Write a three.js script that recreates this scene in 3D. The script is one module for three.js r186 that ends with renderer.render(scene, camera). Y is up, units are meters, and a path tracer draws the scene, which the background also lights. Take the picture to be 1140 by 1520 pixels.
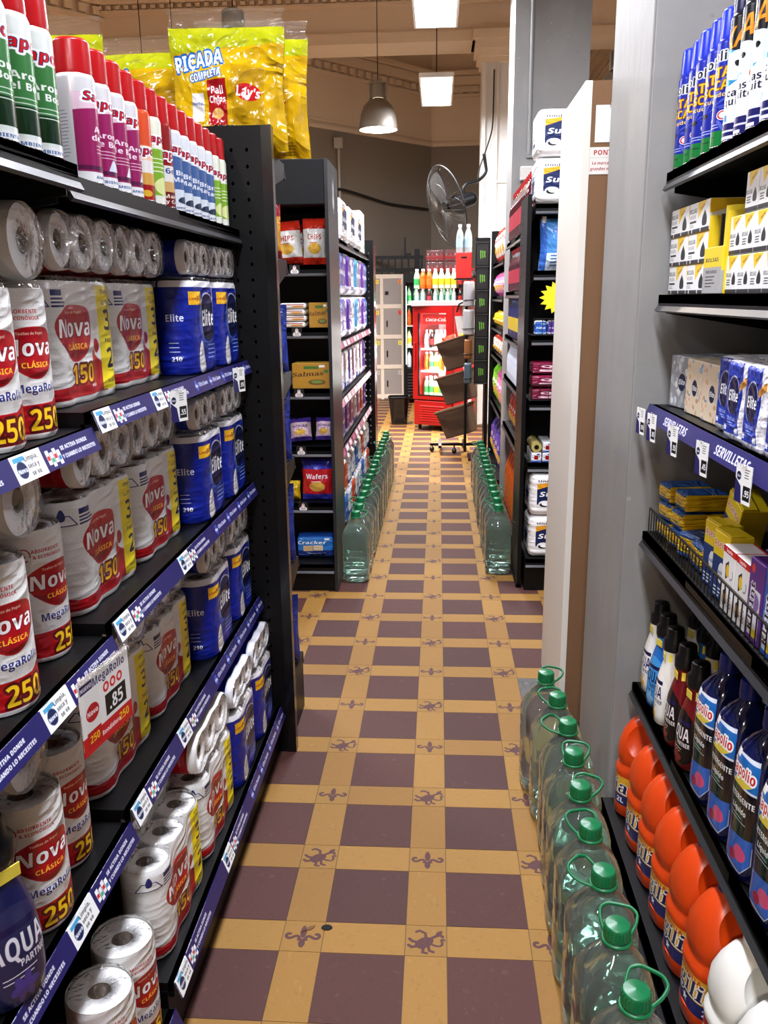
import * as THREE from 'three';
import { RoundedBoxGeometry } from 'three/addons/geometries/RoundedBoxGeometry.js';
import { mergeGeometries } from 'three/addons/utils/BufferGeometryUtils.js';
import { RectAreaLightUniformsLib } from 'three/addons/lights/RectAreaLightUniformsLib.js';
import { Brush, Evaluator, SUBTRACTION } from 'three-bvh-csg';

// ---------------------------------------------------------------- camera, lights, exposure
const scene = new THREE.Scene();
scene.background = new THREE.Color(0x000000);
const camera = new THREE.PerspectiveCamera(62.98, 1140 / 1520, 0.05, 60);
camera.position.set(0.0726, 1.5077, 1.6502);
camera.rotation.order = 'YXZ';
camera.rotation.set(-0.25194, 0.06586, -0.01181);
const renderer = new THREE.WebGLRenderer();
renderer.toneMapping = THREE.LinearToneMapping;
renderer.toneMappingExposure = 0.93;
renderer.shadowMap.enabled = true;
RectAreaLightUniformsLib.init();
const LED = { x: 0.045, y: 3.45, w: 0.29, l: 1.18, power: 97, color: 0xeff3ff };   // pendant panels over the aisle
const LED_Z = [-7.35, -4.7, -2.05, 0.6, 3.2];
const LED_SIDE = [[-2.6, -7.0], [-2.6, -3.6], [-2.6, 0.2], [2.0, -6.4], [2.0, -1.2]];               // the same panels over the two neighbouring aisles
const BELLS = [[-0.577, 3.24, -8.0], [-1.64, 3.36, -6.0], [1.56, 2.98, -6.0], [-3.6, 3.4, -5.0], [-1.0, 3.3, 4.3]];
const BELL_POWER = 60;

// ---------------------------------------------------------------- helpers
let seed = 7;
const rnd = () => { seed = (seed * 1664525 + 1013904223) >>> 0; return seed / 4294967296; };
const rr = (a, b) => a + (b - a) * rnd();
const taken = new Map();
function numbered(n) { const k = taken.get(n) ?? 0; taken.set(n, k + 1); return k ? n + '_' + String(k).padStart(3, '0') : n; }
function mesh(name, geo, mat, parent) {
  const m = new THREE.Mesh(geo, mat); m.name = name; m.castShadow = m.receiveShadow = true; if (parent) parent.add(m); return m;
}
const group = (name) => { const g = new THREE.Group(); g.name = name; return g; };
function put(o, label, category, pos, rot = 0, grp) {
  o.name = numbered(o.name); o.position.set(...pos);
  if (Array.isArray(rot)) o.rotation.set(...rot); else o.rotation.y = rot;
  o.userData = { label, category }; if (grp) o.userData.group = grp;
  scene.add(o); return o;
}
const protos = new Map();
function copyOf(key, build) { if (!protos.has(key)) protos.set(key, build()); return protos.get(key).clone(); }
function struct(o) { o.name = numbered(o.name); o.userData.kind = 'structure'; scene.add(o); return o; }
const box = (w, h, d, x = 0, y = 0, z = 0) => new THREE.BoxGeometry(w, h, d).translate(x, y, z);
const span = (x0, x1, y0, y1, z0, z1) => box(x1 - x0, y1 - y0, z1 - z0, (x0 + x1) / 2, (y0 + y1) / 2, (z0 + z1) / 2);
const rbox = (w, h, d, r = 0.004, x = 0, y = 0, z = 0, s = 2) => new RoundedBoxGeometry(w, h, d, s, r).translate(x, y, z);
const cyl = (r0, r1, h, x = 0, y = 0, z = 0, s = 20) => new THREE.CylinderGeometry(r0, r1, h, s).translate(x, y, z);
const V = (x, y, z) => new THREE.Vector3(x, y, z);
const tube = (pts, r, seg = 24, rs = 7, closed = false) => new THREE.TubeGeometry(new THREE.CatmullRomCurve3(pts.map((p) => V(...p)), closed, 'catmullrom', 0.3), seg, r, rs, closed);
const plain = (g) => { const o = g.index ? g.toNonIndexed() : g; for (const k of Object.keys(o.attributes)) if (!['position', 'normal', 'uv'].includes(k)) o.deleteAttribute(k); return o; };
const merge = (list) => mergeGeometries(list.map(plain));
function lathe(prof, s = 28, zs = 1) {                // prof [[r, y] ...]; u 0.5 faces +z, v follows the height
  const g = new THREE.LatheGeometry(prof.map(([r, y]) => new THREE.Vector2(Math.max(r, 1e-5), y)), s, Math.PI);
  const y0 = prof[0][1], ys = prof.map((p) => p[1]), lo = Math.min(...ys), hi = Math.max(...ys), p = g.attributes.position, uv = g.attributes.uv;
  for (let i = 0; i < p.count; i++) uv.setY(i, (p.getY(i) - lo) / (hi - lo));
  if (zs !== 1) { g.scale(1, 1, zs); g.computeVertexNormals(); }
  return g;
}
function superBody(prof, e = 3.4, asp = 1, s = 40, capTop = true) {       // rounded-square bottle: prof [[r, y, e?] ...]
  const pos = [], uv = [], idx = [], n = prof.length, hi = prof[n - 1][1], lo = prof[0][1];
  prof.forEach(([r, y, ex]) => { for (let i = 0; i <= s; i++) {
    const a = Math.PI + (i / s) * Math.PI * 2, c = Math.sin(a), d = Math.cos(a), q = ex ?? e;
    const k = r / Math.pow(Math.pow(Math.abs(c), q) + Math.pow(Math.abs(d), q), 1 / q);
    pos.push(c * k, y, d * k * (1 + (asp - 1) * Math.min(1, r / prof.maxR || 1))); uv.push(i / s, (y - lo) / (hi - lo));
  } });
  for (let j = 0; j < n - 1; j++) for (let i = 0; i < s; i++) { const a = j * (s + 1) + i, b = a + s + 1; idx.push(a, a + 1, b, a + 1, b + 1, b); }
  const cap = (j, up) => { const c = pos.length / 3; pos.push(0, prof[j][1], 0); uv.push(0.5, up ? 1 : 0); for (let i = 0; i < s; i++) { const a = j * (s + 1) + i; up ? idx.push(a, a + 1, c) : idx.push(a + 1, a, c); } };
  cap(0, false); if (capTop) cap(n - 1, true);
  const g = new THREE.BufferGeometry(); g.setAttribute('position', new THREE.Float32BufferAttribute(pos, 3)); g.setAttribute('uv', new THREE.Float32BufferAttribute(uv, 2)); g.setIndex(idx); g.computeVertexNormals();
  return g;
}
// a box whose six faces show rectangles of one printed sheet; faces in the order +x -x +y -y +z -z, rect = [u0, v0, u1, v1]
function printed(geo, rects) {
  const uv = geo.attributes.uv, nrm = geo.attributes.normal, pos = geo.attributes.position, n = pos.count / 6;
  for (let f = 0; f < 6; f++) { const r = rects[f]; for (let i = f * n; i < (f + 1) * n; i++) uv.setXY(i, r[0] + (r[2] - r[0]) * Math.min(1, Math.max(0, uv.getX(i))), r[1] + (r[3] - r[1]) * Math.min(1, Math.max(0, uv.getY(i)))); }
  return geo;
}
const hash = (x, y) => { const s = Math.sin(x * 127.1 + y * 311.7) * 43758.5453; return s - Math.floor(s); };
function noise2(x, y) { const i = Math.floor(x), j = Math.floor(y), f = x - i, g = y - j, u = f * f * (3 - 2 * f), v = g * g * (3 - 2 * g);
  return (hash(i, j) * (1 - u) + hash(i + 1, j) * u) * (1 - v) + (hash(i, j + 1) * (1 - u) + hash(i + 1, j + 1) * u) * v; }
const fbm = (x, y) => noise2(x, y) * 0.5 + noise2(x * 2.1, y * 2.1) * 0.3 + noise2(x * 4.3, y * 4.3) * 0.2;

// a filled bag: w x h x d, crimped top and bottom, crumpled faces; sits on y = 0, front +z
function pillow(w, h, d, s = 1, crimp = 0.06, rough = 1, nx = 18, ny = 22) {
  const pos = [], uv = [], idx = [];
  for (const side of [1, -1]) { const base = pos.length / 3;
    for (let j = 0; j <= ny; j++) for (let i = 0; i <= nx; i++) {
      const u = i / nx, v = j / ny, e = Math.min(1, Math.min(v, 1 - v) / (0.5 - crimp) - crimp);
      const pr = Math.pow(Math.max(0, Math.sin(Math.PI * u)), 0.45) * Math.pow(Math.max(0, Math.sin(Math.PI * Math.min(1, Math.max(0, (v - crimp) / (1 - 2 * crimp))))), 0.4);
      const cr = (fbm(u * 5 + s * 3.1 + (side > 0 ? 0 : 9), v * 5 + s) - 0.5) * d * 0.35 * rough * Math.min(1, pr * 2 + 0.15);
      const pinch = 1 - 0.05 * Math.pow(Math.sin(Math.PI * v), 2) + (fbm(v * 6 + s, side * 3) - 0.5) * 0.03;
      const edge = i === 0 || i === nx;
      pos.push((u - 0.5) * w * pinch + 0, v * h, side * (edge ? 0 : 1) * (pr * d * 0.5 + 0.0006) + (edge ? 0 : cr) + (v > 1 - crimp ? Math.sin(u * 22 + s) * 0.002 : 0));
      uv.push(side > 0 ? u : 1 - u, v);
    }
    for (let j = 0; j < ny; j++) for (let i = 0; i < nx; i++) { const a = base + j * (nx + 1) + i, b = a + nx + 1; side > 0 ? idx.push(a, a + 1, b, a + 1, b + 1, b) : idx.push(a + 1, a, b, b + 1, a + 1, b); }
  }
  const g = new THREE.BufferGeometry(); g.setAttribute('position', new THREE.Float32BufferAttribute(pos, 3)); g.setAttribute('uv', new THREE.Float32BufferAttribute(uv, 2)); g.setIndex(idx); g.computeVertexNormals();
  return g;
}

// ---------------------------------------------------------------- printed sheets and surface textures
function sheet(w, h, draw) {
  const c = document.createElement('canvas'); c.width = w; c.height = h; const x = c.getContext('2d'); draw(x, w, h);
  const t = new THREE.CanvasTexture(c); t.colorSpace = THREE.SRGBColorSpace; t.anisotropy = 8; return t;
}
function txt(x, s, px, py, size, color, o = {}) {
  x.save(); x.translate(px, py); if (o.rot) x.rotate(o.rot); if (o.skew) x.transform(1, 0, o.skew, 1, 0, 0); if (o.sx) x.scale(o.sx, 1);
  x.font = (o.weight ?? 'bold') + ' ' + size + 'px ' + (o.font ?? 'sans-serif'); x.textAlign = o.align ?? 'center'; x.textBaseline = 'middle';
  if (o.stroke) { x.lineJoin = 'round'; x.lineWidth = o.lw ?? size * 0.16; x.strokeStyle = o.stroke; x.strokeText(s, 0, 0); }
  x.fillStyle = color; x.fillText(s, 0, 0); x.restore();
}
const rect = (x, c, a, b, w, h) => { x.fillStyle = c; x.fillRect(a, b, w, h); };
function blob(x, c, pts) { x.fillStyle = c; x.beginPath(); const n = pts.length; for (let i = 0; i < n; i++) { const p = pts[i], q = pts[(i + 1) % n], m = [(p[0] + q[0]) / 2, (p[1] + q[1]) / 2]; i ? x.quadraticCurveTo(p[0], p[1], m[0], m[1]) : x.moveTo(m[0], m[1]); } const p = pts[0], q = pts[1]; x.quadraticCurveTo(p[0], p[1], (p[0] + q[0]) / 2, (p[1] + q[1]) / 2); x.fill(); }
const oval = (x, c, a, b, rx, ry, rot = 0) => { x.fillStyle = c; x.beginPath(); x.ellipse(a, b, rx, ry, rot, 0, 7); x.fill(); };
const poly = (x, c, pts) => { x.fillStyle = c; x.beginPath(); pts.forEach((p, i) => i ? x.lineTo(p[0], p[1]) : x.moveTo(p[0], p[1])); x.closePath(); x.fill(); };
function lines(x, c, a, b, w, n, step, t = 2) { x.fillStyle = c; for (let i = 0; i < n; i++) x.fillRect(a, b + i * step, w * (0.65 + 0.35 * hash(i, a)), t); }
function grey(w, h, f) { const d = new Uint8Array(w * h * 4); for (let j = 0; j < h; j++) for (let i = 0; i < w; i++) { const v = Math.max(0, Math.min(255, f(i / w, j / h) * 255)); d.set([v, v, v, 255], (j * w + i) * 4); }
  const t = new THREE.DataTexture(d, w, h); t.magFilter = THREE.LinearFilter; t.wrapS = t.wrapT = THREE.RepeatWrapping; t.needsUpdate = true; return t; }
// creased film: ridged noise
const crinkle = grey(256, 256, (u, v) => { let a = 0, k = 1, f = 5; for (let i = 0; i < 3; i++) { a += k * (1 - Math.abs(2 * noise2(u * f + i * 7 + 3 * noise2(u * 4, v * 4), v * f + 3 * noise2(v * 4 + 5, u * 4)) - 1)); k *= 0.5; f *= 2; } return a / 1.75; });
const plaster = grey(256, 256, (u, v) => 0.6 * fbm(u * 12, v * 12) + 0.4 * fbm(u * 50, v * 50));
const speck = grey(128, 128, (u, v) => hash(Math.floor(u * 128), Math.floor(v * 128)));

const std = (color, roughness = 0.5, o = {}) => new THREE.MeshStandardMaterial({ color, roughness, ...o });
const phy = (color, roughness = 0.5, o = {}) => new THREE.MeshPhysicalMaterial({ color, roughness, ...o });
const M = {
  black: phy(0x070708, 0.42, { specularIntensity: 0.45 }), blackMatte: phy(0x0c0c0d, 0.7, { specularIntensity: 0.45 }), blackGloss: std(0x0a0a0b, 0.2), darkgrey: phy(0x17181a, 0.6, { specularIntensity: 0.4 }), steel: std(0x9a9a98, 0.32, { metalness: 0.9 }), edge: std(0x4a4a4c, 0.35, { metalness: 0.6 }),
  white: std(0xe8e8e4, 0.5), offwhite: std(0xdcd8cf, 0.6), cream: std(0xe4d2ba, 0.85, { bumpMap: plaster, bumpScale: 0.002 }), greypaint: std(0x8d8f90, 0.6, { bumpMap: plaster, bumpScale: 0.004 }), wallgrey: std(0x857d73, 0.8, { bumpMap: plaster, bumpScale: 0.002 }),
  paper: std(0xf6f4f1, 0.9, { bumpMap: speck, bumpScale: 0.0004 }), core: std(0x8a7a68, 0.9), film: phy(0xffffff, 0.1, { transmission: 1, thickness: 0, ior: 1.45, bumpMap: crinkle, bumpScale: 0.008 }),
  capGreen: std(0x0d6a3c, 0.32), red: std(0x920709, 0.3), redcap: std(0xa80b13, 0.28), mdf: std(0x7d5a3c, 0.85, { bumpMap: speck, bumpScale: 0.0005 }), wire: std(0x0c0c0d, 0.4), glass: phy(0xffffff, 0.02, { transmission: 1, thickness: 0, ior: 1.5 }), chrome: std(0xc8c8c8, 0.2, { metalness: 1 }),
  navycap: std(0x12206e, 0.3), blackcap: std(0x0c0c0e, 0.3), whitecap: std(0xf0f0f0, 0.4), cable: std(0x1a1816, 0.7),
};
const print = (t, roughness = 0.35, o = {}) => std(0xffffff, roughness, { map: t, ...o });

// ---------------------------------------------------------------- floor of encaustic tiles
const tileNoise = (x, w, h, n, c, a) => { for (let i = 0; i < n; i++) { x.globalAlpha = a * rnd(); oval(x, c, rnd() * w, rnd() * h, rr(1, 9), rr(1, 6), rnd() * 3); } x.globalAlpha = 1; };
const dirt = (x, w, h, k) => { for (let i = 0; i < 900; i++) { x.globalAlpha = 0.05 * rnd(); rect(x, rnd() < 0.5 ? '#000' : '#fff', rnd() * w, rnd() * h, 2, 2); } tileNoise(x, w, h, 20, '#1a1210', 0.10 * k); tileNoise(x, w, h, 14, '#ffffff', 0.05 * k); x.globalAlpha = 1; };
const darkTile = [0, 1, 2].map((i) => print(sheet(160, 160, (x, w, h) => { rect(x, ['#442018', '#47221a', '#401e17'][i], 0, 0, w, h); dirt(x, w, h, 1.2); }), 0.75));
const yellowTile = [0, 1, 2].map((i) => print(sheet(160, 160, (x, w, h) => { rect(x, ['#8a6222', '#855d20', '#8f6726'][i], 0, 0, w, h); dirt(x, w, h, 1); }), 0.72));
function lily(x, s) {
  const c = '#4a2422'; x.save(); x.scale(s, s);
  blob(x, c, [[0, -40], [9, -18], [6, 2], [0, 8], [-6, 2], [-9, -18]]); blob(x, c, [[0, 42], [10, 26], [5, 12], [0, 8], [-5, 12], [-10, 26]]);
  for (const k of [-1, 1]) { x.strokeStyle = c; x.lineWidth = 8; x.lineCap = 'round'; x.beginPath(); x.moveTo(k * 5, 14); x.bezierCurveTo(k * 14, -14, k * 22, 10, k * 34, 8); x.bezierCurveTo(k * 44, 6, k * 42, -10, k * 32, -6); x.stroke(); }
  rect(x, c, -13, 9, 26, 6); x.restore();
}
function beast(x, s) {                                     // rampant heraldic animal of the floor inlay
  const c = '#4a2422'; x.save(); x.scale(s, s); x.strokeStyle = c; x.lineCap = 'round'; x.lineJoin = 'round';
  blob(x, c, [[-22, 2], [-10, -10], [8, -12], [20, -4], [14, 14], [2, 22], [-10, 30], [-24, 22], [-28, 12]]);
  const limb = (w, ...p) => { x.lineWidth = w; x.beginPath(); x.moveTo(...p[0]); for (const q of p.slice(1)) x.lineTo(...q); x.stroke(); };
  limb(8, [10, -6], [22, -14], [34, -20], [40, -14]); limb(7, [0, -8], [-2, -24], [-16, -32], [-24, -28]); limb(8, [-18, 6], [-32, 4], [-40, -4]); limb(8, [-18, 18], [-34, 22], [-42, 16]);
  limb(7, [-6, 26], [-8, 38], [2, 40]); limb(7, [6, 18], [8, 32], [18, 36]);
  x.lineWidth = 6; x.beginPath(); x.moveTo(14, 12); x.bezierCurveTo(30, 22, 44, 16, 38, 2); x.bezierCurveTo(34, -6, 46, -8, 44, -2); x.stroke();
  blob(x, c, [[22, -24], [34, -34], [42, -32], [36, -20], [26, -14]]); x.restore();
}
const inlaid = [lily, beast].map((f) => [0].map((k) => print(sheet(160, 160, (x, w, h) => { rect(x, '#8a6323', 0, 0, w, h); x.save(); x.translate(w / 2, h / 2); f(x, 1.62); x.restore(); dirt(x, w, h, 1.1); }), 0.72)));
const greyTile = print(sheet(128, 128, (x, w, h) => { rect(x, '#4c4a48', 0, 0, w, h); tileNoise(x, w, h, 120, '#2c2b2a', 0.5); tileNoise(x, w, h, 60, '#77736c', 0.4); }), 0.6);
const farFloor = sheet(384, 384, (x) => {            // the same pattern where single tiles can no longer be told apart
  const s = 128; rect(x, '#8a6222', 0, 0, 384, 384); rect(x, '#41201f', s, 0, 256, 256); x.strokeStyle = '#4a3a24'; x.lineWidth = 2; x.strokeRect(0, 256, s, s); x.strokeRect(s, 0, 256, 256); x.save(); x.translate(64, 320); lily(x, 1.2); x.restore();
});
farFloor.wrapS = farFloor.wrapT = THREE.RepeatWrapping;
{
  const f = group('floor'), g = new THREE.BoxGeometry(9, 0.1, 19.5), p = g.attributes.position, uv = g.attributes.uv;
  g.translate(-1.7, -0.056, -4.2);
  for (let i = 0; i < p.count; i++) uv.setXY(i, p.getX(i) / 0.3, -p.getZ(i) / 0.3);
  mesh('floor_bed', g, print(farFloor, 0.5), f);
  const gp = box(0.1985, 0.006, 0.1985), gv = box(0.0985, 0.006, 0.1985), gh = box(0.1985, 0.006, 0.0985), gs = box(0.0985, 0.006, 0.0985);
  const grout = std(0x4a3826, 0.9);
  mesh('grout', span(-1.0, 1.2, -0.006, -0.0016, -8.4, 1.0), grout, f);
  const tile = (name, geo, mat, x, z) => { const m = mesh(name, geo, mat, f); m.position.set(x, -0.003 + rr(-0.0004, 0), z); if (geo === gp || geo === gs) m.rotation.y = geo === gp ? Math.floor(rnd() * 4) * Math.PI / 2 : 0; };
  const pick = (a) => a[Math.floor(rnd() * a.length)];
  for (let k = -3; k <= 27; k++) {
    const zn = -k * 0.3;                                    // near edge of the cross strip
    for (let c = -3; c <= 2; c++) {
      const x0 = c * 0.3;
      if (c === -3 && (k < 3 || k > 8)) continue;
      if (c === 2 && (k < 3 || k > 8)) continue;
      if (c === -2 && k < -1) continue;
      tile('inlaid_tile', gs, inlaid[(k + c) & 1 ? 0 : 1][0], x0 + 0.05, zn - 0.05);
      tile('yellow_tile', gh, pick(yellowTile), x0 + 0.2, zn - 0.05);
      tile('yellow_tile', gv, pick(yellowTile), x0 + 0.05, zn - 0.2);
      tile('dark_tile', gp, c === 1 && k === 4 ? greyTile : pick(darkTile), x0 + 0.2, zn - 0.2);
    }
  }
  f.userData.label = 'floor of dark purple and yellow tiles with lily and beast inlays'; struct(f);
}

// ---------------------------------------------------------------- hall: walls, ceiling, beam, pillars
const H = 5.3, DADO = 3.8;
function wallRun(name, x0, z0, x1, z1, t = 0.2) {           // a wall with grey paint below the moulding and cream above
  const L = Math.hypot(x1 - x0, z1 - z0), g = group(name); g.position.set((x0 + x1) / 2, 0, (z0 + z1) / 2); g.rotation.y = -Math.atan2(z1 - z0, x1 - x0);
  mesh('lower_wall', box(L, DADO, t, 0, DADO / 2, -t / 2), M.wallgrey, g); mesh('upper_wall', box(L, H - DADO, t, 0, (H + DADO) / 2, -t / 2), M.cream, g);
  mesh('wall_moulding', merge([box(L, 0.05, 0.05, 0, DADO + 0.02, 0.02), box(L, 0.03, 0.03, 0, DADO + 0.1, 0.012)]), M.cream, g);
  const d = [box(L, 0.12, 0.1, 0, 4.72, 0.05), box(L, 0.06, 0.16, 0, 4.82, 0.08), box(L, 0.04, 0.05, 0, 4.52, 0.02)];
  for (let s = -L / 2 + 0.05; s < L / 2; s += 0.16) d.push(box(0.08, 0.08, 0.06, s, 4.6, 0.03));
  mesh('cornice', merge(d), M.cream, g);
  return struct(g);
}
wallRun('wall_corner', -6, -5.9, -0.05, -12.64);
wallRun('wall_back', -0.05, -12.64, 2.4, -12.5);
wallRun('wall_right', 2.4, -12.7, 2.4, 5.3);
wallRun('wall_rear', 2.4, 5.3, -6, 5.3);
wallRun('wall_left', -6, 5.3, -6, -6.1);
struct(mesh('ceiling', span(-6.3, 2.7, H, H + 0.15, -13.6, 5.6), M.cream));
{
  const z = -8.5, b = [span(-3.98, 2.4, 4.3, H, z - 0.4, z), span(-3.98, 2.4, 4.19, 4.3, z - 0.45, z + 0.05), span(-3.98, 2.4, 4.56, 4.6, z, z + 0.05), span(-3.98, 2.4, 4.66, 4.78, z, z + 0.1)];
  for (let x = -3.9; x < 2.3; x += 0.1) b.push(span(x, x + 0.05, 4.61, 4.65, z, z + 0.05));
  struct(mesh('trim_1', merge(b), M.cream)).userData.label = 'cream plaster ceiling beam with dentil moulding';
  struct(mesh('wall_pier', span(-4.9, -3.98, 0, H, z - 0.45, z + 0.08), M.cream));
  const pw = std(0xd9d6d0, 0.6), pil = group('wall_pilaster');
  mesh('shaft', merge([span(0.545, 0.9, 0, 4.0, z - 0.4, z), span(0.545, 0.585, 0, 4.0, z, z + 0.03), span(0.7, 0.72, 0, 4.0, z, z + 0.03), span(0.72, 0.9, 2.74, 2.77, z, z + 0.02)]), pw, pil);
  mesh('capital', merge([span(0.52, 0.92, 3.98, 4.03, z - 0.4, z + 0.05), span(0.49, 0.95, 4.03, 4.1, z - 0.4, z + 0.08), span(0.46, 0.98, 4.1, 4.19, z - 0.4, z + 0.11), span(0.43, 1.01, 4.19, 4.28, z - 0.4, z + 0.14)]), M.cream, pil);
  struct(pil).userData.label = 'white panelled pilaster with a moulded cream capital';
}
const pillarPaint = print((() => { const t = sheet(256, 512, (x, w, h) => { rect(x, '#8d8b87', 0, 0, w, h); for (let i = 0; i < 500; i++) { x.globalAlpha = 0.08 * rnd(); oval(x, rnd() < 0.5 ? '#a4a6a6' : '#77797a', rnd() * w, rnd() * h, rr(2, 22), rr(2, 30)); } x.globalAlpha = 0.5; for (let i = 0; i < 26; i++) rect(x, rnd() < 0.4 ? '#c8c8c4' : '#5c5d5e', rnd() * w, rnd() * h, rr(1, 3), rr(1, 4)); x.globalAlpha = 1; }); t.wrapS = t.wrapT = THREE.RepeatWrapping; return t; })(), 0.55, { bumpMap: plaster, bumpScale: 0.0016 });
function metreUV(g, sx = 1, sy = 0.5) { const p = g.attributes.position, n = g.attributes.normal, uv = g.attributes.uv; for (let i = 0; i < p.count; i++) uv.setXY(i, (Math.abs(n.getX(i)) > 0.7 ? p.getZ(i) : p.getX(i)) * sx, (Math.abs(n.getY(i)) > 0.7 ? p.getZ(i) : p.getY(i)) * sy); return g; }
struct(mesh('wall_pillar', metreUV(rbox(0.63, H, 0.48, 0.008, 0.885, H / 2, -0.79, 2)), pillarPaint)).userData.label = 'grey painted pillar beside the right shelf';
struct(mesh('wall_pillar', metreUV(span(0.553, 1.03, 0, H, -4.75, -4.3)), pillarPaint)).userData.label = 'grey painted pillar between the far right shelves';
{ // fittings of the far pillar
  const z = -4.3;
  const c = mesh('conduit', merge([cyl(0.012, 0.012, 1.3, 0.66, 3.05, z + 0.014), span(0.645, 0.70, 2.38, 2.42, z, z + 0.02)]), std(0x8c8c8a, 0.5)); put(c, 'thin grey conduit running down the far pillar', 'conduit', [0, 0, 0]);
  const jb = group('junction_box'); mesh('box_body', rbox(0.1, 0.09, 0.05, 0.006, 0, 0, 0), std(0xb8b8b4, 0.5), jb); mesh('cover_plate', rbox(0.09, 0.08, 0.006, 0.002, 0, 0, 0.027), M.offwhite, jb); put(jb, 'pale grey junction box on the far pillar beside the tissue packs', 'junction box', [0.655, 2.28, z + 0.027]);
  const jb2 = group('junction_box'); mesh('box_body', rbox(0.12, 0.1, 0.05, 0.006), M.offwhite, jb2); mesh('knob', cyl(0.012, 0.012, 0.02, 0, 0, 0.03).rotateX(0), M.offwhite, jb2); put(jb2, 'cream switch box high on the far pillar', 'switch box', [0.745, 2.48, z + 0.027]);
}
// ---------------------------------------------------------------- lamps
const diffuser = std(0xffffff, 0.6, { emissive: LED.color, emissiveIntensity: 2.2 });
function ledPanel(x, z, label) {
  const g = group('pendant_panel_light'), { w, l } = LED;
  mesh('frame', merge([box(w + 0.03, 0.03, 0.016, 0, 0.012, l / 2 + 0.008), box(w + 0.03, 0.03, 0.016, 0, 0.012, -l / 2 - 0.008), box(0.016, 0.03, l, w / 2 + 0.008, 0.012, 0), box(0.016, 0.03, l, -w / 2 - 0.008, 0.012, 0), box(w + 0.03, 0.01, l + 0.03, 0, 0.03, 0)]), M.white, g);
  mesh('diffuser', box(w, 0.008, l, 0, 0.008, 0), diffuser, g);
  for (const s of [-1, 1]) mesh('hanging_rod', cyl(0.004, 0.004, H - LED.y - 0.03, 0, (H - LED.y + 0.04) / 2, s * l * 0.42, 6), M.darkgrey, g);
  const a = new THREE.RectAreaLight(LED.color, LED.power, w, l); a.position.set(0, 0.002, 0); a.rotation.x = -Math.PI / 2; a.name = 'panel_light'; g.add(a);
  put(g, label, 'ceiling lamp', [x, LED.y, z], 0, 'pendant panel lights');
}
for (const z of LED_Z) ledPanel(LED.x, z, 'long white glowing panel lamp hung over the middle aisle');
for (const [x, z] of LED_SIDE) ledPanel(x, z, 'long white glowing panel lamp hung over a side aisle');
const bellMat = std(0x6f675c, 0.45, { metalness: 0.5 }), bellIn = std(0xf4efe4, 0.3), bulbMat = std(0xffffff, 0.5, { emissive: 0xfff0da, emissiveIntensity: 3.5 });
BELLS.forEach(([x, y, z], i) => {
  const g = group('bell_pendant_lamp');
  const prof = [[0.205, 0], [0.2, 0.05], [0.185, 0.14], [0.155, 0.225], [0.1, 0.285], [0.062, 0.3]];
  mesh('shade', lathe(prof, 36), bellMat, g); mesh('reflector', lathe(prof.map(([r, h]) => [r - 0.006, h - 0.002]), 36), bellIn, g);
  mesh('rim', new THREE.TorusGeometry(0.205, 0.006, 6, 36).rotateX(Math.PI / 2), bellMat, g);
  mesh('lamp_holder', merge([cyl(0.085, 0.085, 0.02, 0, 0.313), cyl(0.07, 0.075, 0.12, 0, 0.38), cyl(0.088, 0.088, 0.02, 0, 0.445), cyl(0.05, 0.07, 0.02, 0, 0.465), span(-0.092, -0.072, 0.303, 0.45, -0.02, 0.02), span(0.072, 0.092, 0.303, 0.45, -0.02, 0.02)]), std(0x857c70, 0.5, { metalness: 0.4 }), g);
  mesh('bulb', new THREE.SphereGeometry(0.07, 20, 14).scale(1, 0.8, 1).translate(0, 0.085, 0), bulbMat, g);
  mesh('cord', cyl(0.005, 0.005, H - y - 0.46, 0, (H - y + 0.47) / 2, 0, 6), M.cable, g);
  const p = new THREE.SpotLight(0xfff3e4, BELL_POWER, 0, 1.2, 0.6, 2); p.position.set(0, 0.02, 0); p.target.position.set(0, -2, 0); p.shadow.radius = 6; p.castShadow = true; g.add(p); g.add(p.target);
  const q = new THREE.PointLight(0xfff3e4, 7); q.position.set(0, 0.005, 0); q.castShadow = true; q.shadow.radius = 4; g.add(q);
  put(g, ['bell lamp of brown metal hung between the middle aisle and slanted wall', 'bell lamp above the yellow snack bags', 'bell lamp seen above the brown board', 'bell lamp over the far left aisle', 'bell lamp by the shop front behind the aisle'][i], 'bell lamp', [x, y, z], 0, 'industrial bell lamps');
});

// ---------------------------------------------------------------- shelving
function holed(w, h, t, cols, y0, y1, step, r = 0.0045) {       // perforated steel panel, standing on y = 0
  const s = new THREE.Shape(); s.moveTo(-w / 2, 0); s.lineTo(w / 2, 0); s.lineTo(w / 2, h); s.lineTo(-w / 2, h); s.closePath();
  for (const c of cols) for (let y = y0; y < y1; y += step) { const p = new THREE.Path(); p.absellipse(c, y, r, r * 1.3, 0, Math.PI * 2, true); s.holes.push(p); }
  return new THREE.ExtrudeGeometry(s, { depth: t, bevelEnabled: false, curveSegments: 5 });
}
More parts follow.
